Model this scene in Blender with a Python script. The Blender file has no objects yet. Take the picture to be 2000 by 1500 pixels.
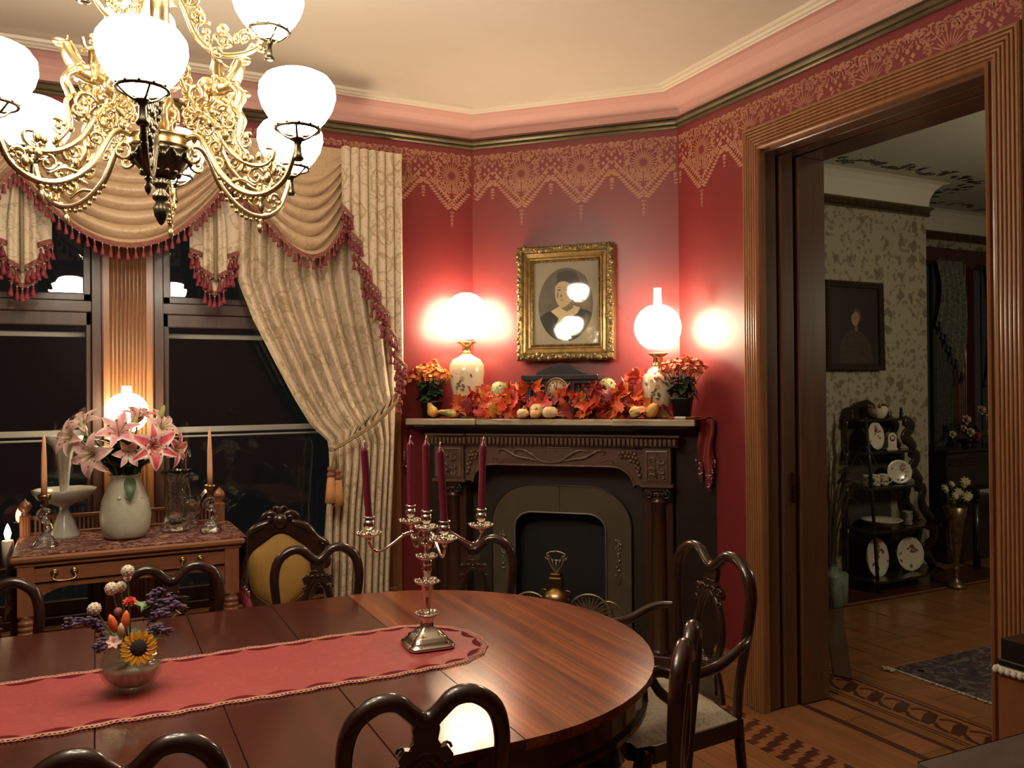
import bpy, math, random
from mathutils import Vector, Matrix, noise
PI = math.pi; R2 = 2**.5
random.seed(7)
SC = bpy.context.scene
COL = SC.collection
# ---------------- camera
cam = bpy.data.cameras.new('camera'); camo = bpy.data.objects.new('camera', cam); COL.objects.link(camo)
def cam_matrix(yaw, pitch, roll, loc):
    cy, sy = math.cos(yaw), math.sin(yaw)
    f = Vector((sy*math.cos(pitch), cy*math.cos(pitch), math.sin(pitch)))
    r = Vector((cy, -sy, 0)); u = r.cross(f)
    r2 = r*math.cos(roll)+u*math.sin(roll); u2 = -r*math.sin(roll)+u*math.cos(roll)
    m = Matrix((r2, u2, -f)).transposed().to_4x4(); m.translation = loc
    return m
camo.matrix_world = cam_matrix(math.radians(26.62), math.radians(.2284), math.radians(-.5174), Vector((0, 0, 1.55)))
cam.sensor_width = 36; cam.lens = 29.23; cam.clip_start = .05; cam.clip_end = 100
SC.camera = camo
# ---------------- world (night outside) and exposure
w = bpy.data.worlds.new('night'); SC.world = w; w.use_nodes = True
bg = w.node_tree.nodes['Background']; bg.inputs[0].default_value = (.05, .055, .05, 1); bg.inputs[1].default_value = .17
SC.view_settings.view_transform = 'Standard'; SC.view_settings.look = 'None'
SC.view_settings.exposure = 0; SC.view_settings.gamma = 1; SC.view_settings.use_curve_mapping = False
try:
    SC.cycles.use_denoising = True; SC.cycles.max_bounces = 8; SC.cycles.transmission_bounces = 8; SC.cycles.transparent_max_bounces = 12
    SC.cycles.sample_clamp_indirect = 6; SC.cycles.caustics_reflective = False; SC.cycles.caustics_refractive = False
except Exception: pass
def lamp(name, loc, power, color, r=.1):
    l = bpy.data.lights.new(name, 'POINT'); l.energy = power; l.color = color; l.shadow_soft_size = r
    o = bpy.data.objects.new(name, l); o.location = loc; COL.objects.link(o); return o
CHAND_E = 40; MANTEL_E = 33; SIDE_E = 30
PARLOR_LIGHT = lamp('parlor_light', (5.4, 2.0, 2.15), 30, (1, .86, .62), .18); PARLOR_LIGHT.data.energy = 44
# ---------------- mesh builder
class MB:
    def __init__(s): s.v = []; s.f = []; s.mi = []; s.sm = []; s.M = Matrix.Identity(4)
    def add(s, vs, fs, mat=0, smooth=False, M=None):
        b = len(s.v); T = s.M @ M if M is not None else s.M
        s.v += [tuple(T @ Vector(v)) for v in vs]
        s.f += [tuple(b+i for i in f) for f in fs]; s.mi += [mat]*len(fs); s.sm += [smooth]*len(fs)
        return s
    def box(s, x0, x1, y0, y1, z0, z1, b=0, mat=0, M=None):
        if b <= 0:
            vs = [(x, y, z) for z in (z0, z1) for y in (y0, y1) for x in (x0, x1)]
            return s.add(vs, [(0, 2, 3, 1), (4, 5, 7, 6), (0, 1, 5, 4), (2, 6, 7, 3), (0, 4, 6, 2), (1, 3, 7, 5)], mat, False, M)
        b = min(b, abs(x1-x0)/2.01, abs(y1-y0)/2.01, abs(z1-z0)/2.01)
        vs = []; ix = {}
        for i, (x, sx) in enumerate(((x0, 1), (x1, -1))):
            for j, (y, sy) in enumerate(((y0, 1), (y1, -1))):
                for k, (z, sz) in enumerate(((z0, 1), (z1, -1))):
                    for a, p in enumerate(((x, y+sy*b, z+sz*b), (x+sx*b, y, z+sz*b), (x+sx*b, y+sy*b, z))):
                        ix[i, j, k, a] = len(vs); vs.append(p)
        g = lambda *q: ix[q]
        fs = []
        for i in (0, 1): fs.append((g(i,0,0,0), g(i,1,0,0), g(i,1,1,0), g(i,0,1,0))); fs.append((g(0,i,0,1), g(1,i,0,1), g(1,i,1,1), g(0,i,1,1))); fs.append((g(0,0,i,2), g(1,0,i,2), g(1,1,i,2), g(0,1,i,2)))
        for i in (0, 1):
            for j in (0, 1):
                fs.append((g(i,j,0,0), g(i,j,1,0), g(i,j,1,1), g(i,j,0,1)))
                fs.append((g(i,0,j,0), g(i,1,j,0), g(i,1,j,2), g(i,0,j,2)))
                fs.append((g(0,i,j,1), g(1,i,j,1), g(1,i,j,2), g(0,i,j,2)))
                for k in (0, 1): fs.append((g(i,j,k,0), g(i,j,k,1), g(i,j,k,2)))
        return s.add(vs, fs, mat, False, M)
    def lathe(s, prof, n=16, c=(0, 0, 0), mat=0, rib=None, smooth=True, M=None, sq=None, flat=1):
        vs = []
        for r, z in prof:
            for i in range(n):
                a = 2*PI*i/n; q = r
                if rib: q = r*(1+rib[1]*math.cos(rib[0]*a))
                ca, sa = math.cos(a), math.sin(a)
                if sq: k = (abs(ca)**sq+abs(sa)**sq)**(-1/sq); ca *= k; sa *= k
                vs.append((c[0]+q*ca, c[1]+q*sa*flat, c[2]+z))
        fs = [(j*n+i, j*n+(i+1) % n, (j+1)*n+(i+1) % n, (j+1)*n+i) for j in range(len(prof)-1) for i in range(n)]
        if prof[0][0] > 1e-5: fs.append(tuple(range(n-1, -1, -1)))
        if prof[-1][0] > 1e-5: fs.append(tuple((len(prof)-1)*n+i for i in range(n)))
        return s.add(vs, fs, mat, smooth, M)
    def cyl(s, c, r, h, n=12, mat=0, M=None): return s.lathe([(r, 0), (r, h)], n, c, mat, M=M, smooth=n > 8)
    def ball(s, c, r, n=10, mat=0, sc=(1, 1, 1), M=None):
        m = max(4, n*2//3); vs = []; fs = []
        for j in range(m+1):
            t = PI*j/m
            for i in range(n): a = 2*PI*i/n; vs.append((c[0]+r*sc[0]*math.sin(t)*math.cos(a), c[1]+r*sc[1]*math.sin(t)*math.sin(a), c[2]-r*sc[2]*math.cos(t)))
        fs = [(j*n+i, j*n+(i+1) % n, (j+1)*n+(i+1) % n, (j+1)*n+i) for j in range(m) for i in range(n)]
        return s.add(vs, fs, mat, True, M)
    def tube(s, pts, r, n=8, mat=0, closed=False, M=None, flat=1, up=(0, 0, 1)):
        P = [Vector(p) for p in pts]; k = len(P)
        if k < 2: return s
        rr = r if isinstance(r, (list, tuple)) else [r]*k
        if len(rr) != k: rr = [rr[min(len(rr)-1, int(i*len(rr)/k))] if len(rr) < 3 else lerpl(rr, i/(k-1)) for i in range(k)]
        vs = []; up0 = Vector(up); prevn = None
        for i in range(k):
            a = P[(i-1) % k] if closed or i > 0 else P[i]; b = P[(i+1) % k] if closed or i < k-1 else P[i]
            t = (b-a); t = t.normalized() if t.length > 1e-9 else Vector((0, 0, 1))
            if prevn is None:
                nn = up0-t*up0.dot(t)
                if nn.length < .05: nn = Vector((1, 0, 0))-t*t.x
                if nn.length < .05: nn = Vector((0, 1, 0))-t*t.y
            else: nn = prevn-t*prevn.dot(t)
            if nn.length < 1e-6: nn = t.orthogonal()
            nn.normalize(); prevn = nn; bb = t.cross(nn)
            for j in range(n):
                an = 2*PI*j/n; vs.append(tuple(P[i]+nn*(math.cos(an)*rr[i])+bb*(math.sin(an)*rr[i]*flat)))
        kk = k if closed else k-1
        fs = [(i*n+j, i*n+(j+1) % n, ((i+1) % k)*n+(j+1) % n, ((i+1) % k)*n+j) for i in range(kk) for j in range(n)]
        if not closed: fs += [tuple(range(n-1, -1, -1)), tuple((k-1)*n+j for j in range(n))]
        return s.add(vs, fs, mat, True, M)
    def prism(s, poly, z0, z1, mat=0, M=None):
        n = len(poly); vs = [(x, y, z0) for x, y in poly]+[(x, y, z1) for x, y in poly]
        fs = [tuple(range(n-1, -1, -1)), tuple(range(n, 2*n))]+[(i, (i+1) % n, n+(i+1) % n, n+i) for i in range(n)]
        return s.add(vs, fs, mat, False, M)
    def ring(s, outer, inner, z0, z1, mat=0, M=None):   # closed band between two outlines with equal counts
        n = len(outer); vs = [(x, y, z) for z in (z0, z1) for x, y in list(outer)+list(inner)]
        fs = []
        for i in range(n):
            j = (i+1) % n
            fs += [(i, j, n+j, n+i), (2*n+i, 3*n+i, 3*n+j, 2*n+j), (i, 2*n+i, 2*n+j, j), (n+i, n+j, 3*n+j, 3*n+i)]
        return s.add(vs, fs, mat, False, M)
    def grid(s, fn, nu, nv, mat=0, smooth=True, M=None, cu=False):
        vs = [fn(i/nu, j/nv) for j in range(nv+1) for i in range(nu+1)]; w_ = nu+1
        return s.add(vs, [(j*w_+i, j*w_+i+1, (j+1)*w_+i+1, (j+1)*w_+i) for j in range(nv) for i in range(nu)], mat, smooth, M)
    def sweep(s, path, prof, mp, closed=False, mat=0, smooth=False):
        # path of 2-D points; prof [(offset to the left, height)]; mp(p, q, h) -> 3-D
        n = len(path); k = len(prof); vs = []
        for i in range(n):
            p = Vector(path[i]); a = Vector(path[i-1]) if closed or i > 0 else None; b = Vector(path[(i+1) % n]) if closed or i < n-1 else None
            d1 = (p-a).normalized() if a is not None else (b-p).normalized(); d2 = (b-p).normalized() if b is not None else d1
            n1 = Vector((-d1.y, d1.x)); n2 = Vector((-d2.y, d2.x)); m = n1+n2; m = m/(m.dot(n1)) if m.length > 1e-6 else n1
            for o, h in prof: q = p+m*o; vs.append(mp(q.x, q.y, h))
        kk = n if closed else n-1
        fs = [(i*k+j, i*k+(j+1) % k, ((i+1) % n)*k+(j+1) % k, ((i+1) % n)*k+j) for i in range(kk) for j in range(k)]
        if not closed: fs += [tuple(range(k-1, -1, -1)), tuple((n-1)*k+j for j in range(k))]
        return s.add(vs, fs, mat, smooth)
    def mesh(s, name, mats):
        me = bpy.data.meshes.new(name); me.from_pydata(s.v, [], s.f)
        for m in (mats if isinstance(mats, (list, tuple)) else [mats]): me.materials.append(m)
        me.polygons.foreach_set('material_index', s.mi); me.polygons.foreach_set('use_smooth', s.sm); me.update()
        return me
def lerpl(l, t):
    x = t*(len(l)-1); i = min(int(x), len(l)-2); return l[i]+(l[i+1]-l[i])*(x-i)
def cr(pts, n=6, closed=False):
    P = [Vector(p) for p in pts]; k = len(P); out = []
    for i in range(k if closed else k-1):
        g = (lambda q: P[q % k]) if closed else (lambda q: P[max(0, min(k-1, q))])
        a, b, c, d = g(i-1), g(i), g(i+1), g(i+2)
        for j in range(n):
            t = j/n; out.append(.5*((2*b)+(c-a)*t+(2*a-5*b+4*c-d)*t*t+(3*b-a-3*c+d)*t**3))
    if not closed: out.append(P[-1])
    return out
def spiral(c, r, a0, turns, n=14, plane='xz', shrink=.25):
    out = []
    for i in range(n+1):
        t = i/n; a = a0+turns*2*PI*t; q = r*(1-(1-shrink)*t)
        x, z = c[0]+q*math.cos(a), c[1]+q*math.sin(a); out.append((x, 0, z) if plane == 'xz' else (x, z, 0))
    return out
T = Matrix.Translation
def RX(a): return Matrix.Rotation(a, 4, 'X')
def RY(a): return Matrix.Rotation(a, 4, 'Y')
def RZ(a): return Matrix.Rotation(a, 4, 'Z')
def S3(x, y, z): return Matrix.Diagonal((x, y, z, 1))
def look(p, d, roll=0):  # matrix at p whose z axis points along d
    return T(Vector(p)) @ Vector(d).to_track_quat('Z', 'Y').to_matrix().to_4x4() @ RZ(roll)
# ---------------- tagging
def props(o, label=None, cat=None, group=None, kind=None):
    if label: o['label'] = label
    if cat: o['category'] = cat
    if group: o['group'] = group
    if kind: o['kind'] = kind
    return o
def thing(name, label, cat, loc=(0, 0, 0), rz=0, group=None, M=None):
    o = bpy.data.objects.new(name, None); COL.objects.link(o); o.empty_display_size = .05
    if M is not None: o.matrix_world = M
    else: o.location = loc; o.rotation_euler = (0, 0, rz)
    return props(o, label, cat, group)
def part(name, mb, mats, parent=None, label=None, M=None, kind=None):
    me = mb.mesh(name, mats) if isinstance(mb, MB) else mb
    o = bpy.data.objects.new(name, me); COL.objects.link(o)
    if parent is not None: o.parent = parent
    if M is not None: o.matrix_local = M
    return props(o, label, kind=kind)
def solo(name, mb, mats, label, cat, M=None, group=None, kind=None):
    o = part(name, mb, mats, None, label, M, kind); return props(o, None, cat, group)
def struct(name, mb, mats, parent=None, label=None):
    return part(name, mb, mats, parent, label, kind='structure' if parent is None else None)
def dup(root, loc=None, rz=0, label=None, group=None, M=None):
    r = root.copy(); COL.objects.link(r)
    if M is not None: r.matrix_world = M
    elif loc is not None: r.location = loc; r.rotation_euler = (0, 0, rz)
    if label: r['label'] = label
    if group: r['group'] = group
    for ch in list(root.children):
        c = ch.copy(); COL.objects.link(c); c.parent = r
        for g in list(ch.children): d = g.copy(); COL.objects.link(d); d.parent = c
    return r
# ---------------- materials
def new_mat(name):
    m = bpy.data.materials.new(name); m.use_nodes = True; nt = m.node_tree
    return m, nt, nt.nodes['Principled BSDF']
def coords(nt, scale=(1, 1, 1), rot=(0, 0, 0)):
    tc = nt.nodes.new('ShaderNodeTexCoord'); mp = nt.nodes.new('ShaderNodeMapping'); nt.links.new(tc.outputs['Object'], mp.inputs[0])
    mp.inputs['Scale'].default_value = scale; mp.inputs['Rotation'].default_value = rot; return mp.outputs[0]
def nnoise(nt, vec, scale, detail=4, rough=.5, dist=0):
    n = nt.nodes.new('ShaderNodeTexNoise'); n.inputs['Scale'].default_value = scale; n.inputs['Detail'].default_value = detail
    n.inputs['Roughness'].default_value = rough; n.inputs['Distortion'].default_value = dist; nt.links.new(vec, n.inputs['Vector']); return n.outputs['Fac']
def ramp(nt, fac, stops, interp='LINEAR'):
    r = nt.nodes.new('ShaderNodeValToRGB'); r.color_ramp.interpolation = interp
    while len(r.color_ramp.elements) < len(stops): r.color_ramp.elements.new(.5)
    for e, (p, c) in zip(r.color_ramp.elements, stops): e.position = p; e.color = (*c, 1) if len(c) == 3 else c
    nt.links.new(fac, r.inputs[0]); return r.outputs[0]
def math_(nt, op, a, b=None, c=None):
    n = nt.nodes.new('ShaderNodeMath'); n.operation = op
    for i, x in enumerate((a, b, c)):
        if x is None: continue
        if isinstance(x, (int, float)): n.inputs[i].default_value = x
        else: nt.links.new(x, n.inputs[i])
    return n.outputs[0]
def mixc(nt, fac, a, b):
    n = nt.nodes.new('ShaderNodeMix'); n.data_type = 'RGBA'
    if isinstance(fac, (int, float)): n.inputs[0].default_value = fac
    else: nt.links.new(fac, n.inputs[0])
    for i, x in ((6, a), (7, b)):
        if isinstance(x, tuple): n.inputs[i].default_value = (*x, 1)
        else: nt.links.new(x, n.inputs[i])
    return n.outputs[2]
def bumpn(nt, b, h, strength=.3, dist=.002):
    n = nt.nodes.new('ShaderNodeBump'); n.inputs['Strength'].default_value = strength; n.inputs['Distance'].default_value = dist
    nt.links.new(h, n.inputs['Height']); nt.links.new(n.outputs[0], b.inputs['Normal'])
def pm(name, c, rough=.5, metal=0, c2=None, vs=8, stretch=(1, 1, 1), bump=0, bs=60, coat=0, spec=.5, sheen=0, lo=.35, hi=.65, sss=0):
    m, nt, b = new_mat(name); b.inputs['Base Color'].default_value = (*c, 1)
    b.inputs['Roughness'].default_value = rough; b.inputs['Metallic'].default_value = metal
    b.inputs['Specular IOR Level'].default_value = spec
    if coat: b.inputs['Coat Weight'].default_value = coat; b.inputs['Coat Roughness'].default_value = .12
    if sheen: b.inputs['Sheen Weight'].default_value = sheen
    if sss: b.inputs['Subsurface Weight'].default_value = sss; b.inputs['Subsurface Scale'].default_value = .01
    v = coords(nt, stretch)
    if c2: nt.links.new(ramp(nt, nnoise(nt, v, vs, 5, .6), [(lo, c), (hi, c2)]), b.inputs['Base Color'])
    if bump: bumpn(nt, b, nnoise(nt, v, bs, 3), bump)
    return m
def wood(name, c1, c2, axis=0, sc=9, rough=.35, coat=.3, st=14, bump=.15, dist=.6):
    m, nt, b = new_mat(name); s = [st, st, st]; s[axis] = 1
    v = coords(nt, tuple(s)); n1 = nnoise(nt, v, sc*.25, 6, .6, dist); n2 = nnoise(nt, v, sc*1.2, 4, .7)
    mix = math_(nt, 'ADD', math_(nt, 'MULTIPLY', n1, .65), math_(nt, 'MULTIPLY', n2, .35))
    nt.links.new(ramp(nt, mix, [(.32, c1), (.62, c2)]), b.inputs['Base Color'])
    b.inputs['Roughness'].default_value = rough; b.inputs['Coat Weight'].default_value = coat; b.inputs['Coat Roughness'].default_value = .15
    if bump: bumpn(nt, b, n2, bump, .001)
    return m
def emis(name, c, s):
    m, nt, b = new_mat(name); b.inputs['Base Color'].default_value = (*c, 1); b.inputs['Emission Color'].default_value = (*c, 1)
    b.inputs['Emission Strength'].default_value = s; b.inputs['Roughness'].default_value = .3; return m
def glass(name, c=(1, 1, 1), rough=.03, ior=1.45, bump=0, bs=30, mixf=.0):
    m, nt, b = new_mat(name); b.inputs['Base Color'].default_value = (*c, 1); b.inputs['Transmission Weight'].default_value = 1
    b.inputs['Roughness'].default_value = rough; b.inputs['IOR'].default_value = ior
    if bump: bumpn(nt, b, nnoise(nt, coords(nt), bs, 2), bump, .01)
    return m
def thin_glass(name, c=(1, 1, 1), rough=.02, fr=1.45, tint=.9):
    m, nt, b = new_mat(name); nt.nodes.remove(b); out = nt.nodes['Material Output']
    t = nt.nodes.new('ShaderNodeBsdfTransparent'); t.inputs[0].default_value = (c[0]*tint, c[1]*tint, c[2]*tint, 1)
    g = nt.nodes.new('ShaderNodeBsdfGlossy'); g.inputs['Roughness'].default_value = rough
    f = nt.nodes.new('ShaderNodeLayerWeight'); f.inputs[0].default_value = .5; mx = nt.nodes.new('ShaderNodeMixShader')
    fac = math_(nt, 'ADD', ((fr-1)/(fr+1))**2, math_(nt, 'MULTIPLY', math_(nt, 'POWER', f.outputs['Facing'], 4.0), .55)); nt.links.new(fac, mx.inputs[0]); nt.links.new(t.outputs[0], mx.inputs[1]); nt.links.new(g.outputs[0], mx.inputs[2]); nt.links.new(mx.outputs[0], out.inputs[0])
    return m
WARM = (1, .84, .6)
m_red = pm('red_gloss_paint', (.205, .026, .027), .33, c2=(.175, .021, .023), vs=3, bump=.05, bs=25, spec=.6)
m_pink = pm('pink_paint', (.72, .41, .35), .6)
m_ceil = pm('cream_ceiling_paint', (.78, .71, .58), .7, c2=(.74, .67, .54), vs=1.5)
m_cmould = pm('pale_moulding_paint', (.80, .70, .55), .5)
m_stencil = pm('stencil_gold_pink', (.44, .20, .12), .45, c2=(.36, .155, .10), vs=9)
m_rail = pm('bronze_green_rail', (.16, .12, .06), .35, .4, c2=(.09, .07, .035), vs=4)
m_oak = wood('oak_trim', (.35, .155, .06), (.22, .09, .034), 2, 9, .35, .25)
m_oakh = wood('oak_trim_level', (.35, .155, .06), (.22, .09, .034), 1, 9, .35, .25)
m_oakx = wood('oak_trim_cross', (.35, .155, .06), (.22, .09, .034), 0, 9, .35, .25)
m_jamb = wood('dark_jamb_wood', (.17, .075, .04), (.10, .042, .024), 2, 8, .35, .3)
m_dark = pm('near_black', (.006, .006, .006), .7)
m_sash = wood('dark_sash_wood', (.10, .045, .027), (.05, .023, .015), 0, 8, .4, .2)
m_sashv = wood('dark_sash_wood_upright', (.085, .038, .023), (.04, .018, .012), 2, 8, .4, .2)
m_pane = thin_glass('window_glass', (1, 1, 1), .015, 1.5, .85)
m_white = pm('dull_white_metal', (.72, .70, .62), .45)
m_mah = wood('mahogany_top', (.40, .12, .045), (.10, .022, .011), 1, 1.3, .22, .4, 60, .0, .1)
m_leaf = wood('dark_mahogany_leaf', (.10, .024, .014), (.065, .014, .009), 1, 1.5, .24, .4, 50, .0, .1)
m_mahd = wood('dark_mahogany', (.05, .018, .011), (.02, .008, .006), 2, 6, .2, .5)
m_chair = pm('dark_polished_chair_wood', (.035, .014, .009), .24, c2=(.018, .007, .005), vs=14, coat=.5)
m_gold = pm('polished_brass', (.56, .43, .22), .30, .95, c2=(.40, .29, .13), vs=30, bump=.25, bs=120)
m_bronze_and_shade = pm('dark_bronze_and_arm_shade', (.15, .125, .08), .3, 1, c2=(.06, .05, .035), vs=25, bump=.3, bs=90)  # bronze fittings, and the shade colour of the nearest chandelier arm
m_brass2 = pm('aged_brass', (.42, .29, .12), .3, 1, c2=(.25, .16, .07), vs=30)
m_silver = pm('silver_plate', (.76, .72, .64), .14, 1, c2=(.58, .54, .47), vs=20, bump=.08, bs=80)
# ================= SETTING: dining room =================
XR, YW, XL, YB, ZC = 2.832, 4.463, -2.7, -1.5, 3.14
CLx, CLy, CRx, CRy = 1.987, 4.463, 2.832, 3.618
ROOM = [(XL, YB), (XR, YB), (XR, CRy), (CLx, CLy), (XL, YW)]      # counter-clockwise: left = inside
DIAG = T((CLx, CLy, 0)) @ RZ(-PI/4)                                # x along the corner wall, -y out into the room
def rect_wall(mb, axis, at, lo, hi, z0, z1, t, holes=()):
    # wall slab normal to axis at 'at', thickness t (sign = away from room), with rectangular holes (a0,a1,b0,b1)
    xs = sorted({lo, hi, *[h for q in holes for h in q[:2]]}); zs = sorted({z0, z1, *[h for q in holes for h in q[2:]]})
    for i in range(len(xs)-1):
        for j in range(len(zs)-1):
            cx, cz = (xs[i]+xs[i+1])/2, (zs[j]+zs[j+1])/2
            if any(h[0] < cx < h[1] and h[2] < cz < h[3] for h in holes): continue
            a, b = sorted((at, at+t))
            if axis == 'y': mb.box(xs[i], xs[i+1], a, b, zs[j], zs[j+1])
            else: mb.box(a, b, xs[i], xs[i+1], zs[j], zs[j+1])
mb = MB(); rect_wall(mb, 'y', YW, XL-.2, CLx+.08, 0, 3.35, .2, [(-.95, 0.02, .45, 2.75), (.27, 1.44, .45, 2.75), (-2.3, -1.15, .45, 2.75)])
wall_win = struct('wall_back', mb, m_red)
mb = MB(); rect_wall(mb, 'x', XR, YB-.2, 1.82, 0, 3.35, .378); rect_wall(mb, 'x', XR, 3.03, CRy+.08, 0, 3.35, .378); rect_wall(mb, 'x', XR, 1.82, 3.03, 2.69, 3.35, .378)
wall_r = struct('wall_right', mb, m_red)
mb = MB(); mb.M = DIAG; mb.box(-.0, 1.195, 0, .12, 0, 3.35)
wall_d = struct('wall_corner', mb, m_red)
mb = MB(); mb.box(XL-.2, XL, YB, YW, 0, 3.35); wall_l = struct('wall_left', mb, m_red)
mb = MB(); mb.box(XL-.2, XR+.378, YB-.2, YB, 0, 3.35); wall_f = struct('wall_front', mb, m_red)
mb = MB(); mb.prism([(XL, YB), (XR, YB), (XR, CRy), (CLx, CLy), (XL, YW)], ZC, ZC+.1); struct('ceiling', mb, m_ceil)
xy = lambda p, q, h: (p, q, h)
mb = MB(); mb.sweep(ROOM, [(-.01, 3.012), (0, 3.012)]+[(.14-.14*math.cos(t*PI/2), 3.012+.105*math.sin(t*PI/2)) for t in (0, .2, .4, .6, .8, 1)]+[(.13, 3.14), (-.01, 3.14)], xy, True, smooth=False)
struct('trim_1', mb, m_pink, None, 'pink painted cove under the ceiling')
mb = MB(); mb.sweep(ROOM, [(.125, 3.145), (.125, 3.112), (.133, 3.108), (.14, 3.114), (.150, 3.116), (.158, 3.124), (.170, 3.127), (.176, 3.145)], xy, True)
struct('trim_2', mb, m_cmould, None, 'narrow pale moulding where the cove meets the ceiling')
mb = MB(); mb.sweep(ROOM, [(-.01, 2.945), (.012, 2.945), (.02, 2.95), (.02, 2.957), (.012, 2.961), (.022, 2.967), (.03, 2.975), (.028, 2.984), (.018, 2.988), (.026, 2.994), (.026, 2.998), (-.01, 3.0)], xy, True)
struct('trim_3', mb, m_rail, None, 'greenish bronze picture rail')
bprof = [(-.01, 0), (.02, 0), (.02, .17), (.014, .18), (.018, .2), (.012, .215), (.014, .225), (-.01, .225)]
mb = MB(); mb.sweep([(XR, 3.10), (XR, CRy), (CLx, CLy), (XL, YW), (XL, YB), (XR, YB), (XR, 1.74)], bprof, xy)
struct('baseboard_right', mb, m_oakx)
# ---- stencilled frieze: flat paint shapes in a repeat of 0.352 m
def leafpoly(x, z, L, W_, a, n=5):
    ca, sa = math.cos(a), math.sin(a); pts = []
    for sgn in (1, -1):
        rng = range(n+1) if sgn > 0 else range(n-1, 0, -1)
        for i in rng:
            t = i/n; u = t*L; v = sgn*W_*math.sin(PI*t)**.8*(.6+.4*(1-t)); pts.append((x+u*ca-v*sa, z+u*sa+v*ca))
    return pts
def motif():
    P = []; rnd = random.Random(3); h = .176
    def sym(x, z, L, W_, a):
        P.append(leafpoly(x, z, L, W_, a))
        if abs(x) > .002 or abs(math.cos(a)) > .02: P.append(leafpoly(-x, z, L, W_, PI-a))
    # pendant drop under the point (centre x=0) and the short drop at the half repeat
    for k in range(4): sym(0, -.345-.022*k, .016-.002*k, .0045, -.35); sym(0, -.352-.022*k, .014, .004, -PI/2)
    # crossing arcs and rows of leaves following the zigzag lower edge
    for k in range(13):
        t = k/12; x = .150*t; z = -.315+.150*t**1.1
        sym(x, z, .040*(1-.3*t), .0085, -PI/2+1.15+.5*t); sym(x, z+.004, .030, .006, PI/2+.9-.4*t)
        sym(x, z+.040, .028, .006, .3+.5*t)
    for k in range(7): sym(.010+.016*k, -.215+.004*k, .05, .0045, PI/2-.35*k/2.2); sym(.006+.01*k, -.20, .042, .004, -PI/2+.22*k)
    # big rosette of thin rays
    for k in range(26):
        a = 2*PI*k/26; P.append(leafpoly(.018*math.cos(a), -.135+.018*math.sin(a), .055+.022*(k % 2), .0042, a))
    for k in range(16):
        a = 2*PI*(k+.5)/16; P.append(leafpoly(.088*math.cos(a)+.008*math.sin(k*5), -.125+.07*math.sin(a), .024, .007, a+.5+.9*math.sin(k*3)))
    # lattice of diamonds at the half repeat
    for sx in (1, -1):
        for i in range(3):
            for j in range(4):
                if (i+j) % 2: continue
                cx, cz = h-.024*i, -.075-.022*j
                w_ = .011; P.append([(sx*(cx-w_), cz), (sx*cx, cz-w_*1.1), (sx*(cx+w_ if i else h), cz), (sx*cx, cz+w_*1.1)])
        for k in range(5): P.append(leafpoly(sx*(h-.012-.03*k), -.035, .026, .0095, .5+k)); P.append(leafpoly(sx*(h-.02-.033*k), -.012, .034, .0075, .15*(-1)**k))
        for k in range(4): P.append(leafpoly(sx*(h-.012*k-.006), -.165-.007*k, .024, .0085, -PI/2+.4*k*sx))
        for k in range(4): P.append(leafpoly(sx*h, -.205-.018*k, .02-.003*k, .006, -PI/2+sx*.75)); 
    P.append(leafpoly(h, -.205, .02, .006, -PI/2))
    zig = lambda x: -.325+.150*min(1, abs(x)/.15)**1.1 if abs(x) < .15 else -.19
    gx = -13
    for gx in range(0, 14):
        for gz in range(0, 24):
            x = .0065+.0132*gx+rnd.uniform(-.003, .003); z = -.016-.0132*gz+rnd.uniform(-.003, .003)
            if z < zig(x)+.045 or math.hypot(x, z+.135) < .070 or (x > .12 and -.155 < z < -.06): continue
            a = 2.2*math.sin(x*38)+1.7*math.cos(z*33)+rnd.uniform(-.3, .3); L = rnd.uniform(.014, .021); w_ = rnd.uniform(.0035, .0055)
            P.append(leafpoly(x, z, L, w_, a, 3)); P.append(leafpoly(-x, z, L, w_, PI-a, 3))
    for k in range(0):   # loose filler in the dense upper band
        x = rnd.uniform(-h, h); z = rnd.uniform(-.2, -.03)
        if z < -.17+abs(x)*.2: continue
        P.append(leafpoly(x, z, rnd.uniform(.012, .024), rnd.uniform(.003, .006), rnd.uniform(0, 6.3), 3))
    return P
MOT = motif()
def stencil(parent, length, off, mp, skip=lambda u, z: False):
    mb = MB(); per = .352; k = -1
    while -1 < 99:
        c = off+per*k; k += 1
        if c-per/2 > length: break
        for i, pl in enumerate(MOT):
            q = [(c+x, z) for x, z in pl]
            if min(p[0] for p in q) < .002 or max(p[0] for p in q) > length-.002: continue
            if any(skip(p[0], 2.915+p[1]) for p in q): continue
            lift = .0006+.00003*(i % 9)
            mb.add([mp(x, 2.915+z, lift) for x, z in q], [tuple(range(len(q)))])
    o = part('stencil_border', mb, m_stencil, parent, 'lacy gold pink stencilled frieze', kind='stuff'); return o
stencil(wall_d, 1.195, .303, lambda u, z, l: tuple(DIAG @ Vector((u, -l, z))))
stencil(wall_r, 1.88, .195, lambda u, z, l: (XR-l, CRy-u, z), lambda u, z: u > .515 and z < 2.787)
stencil(wall_win, 4.6, .13, lambda u, z, l: (CLx-u, YW-l, z), lambda u, z: u > .455 and z < 2.862)
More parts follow.
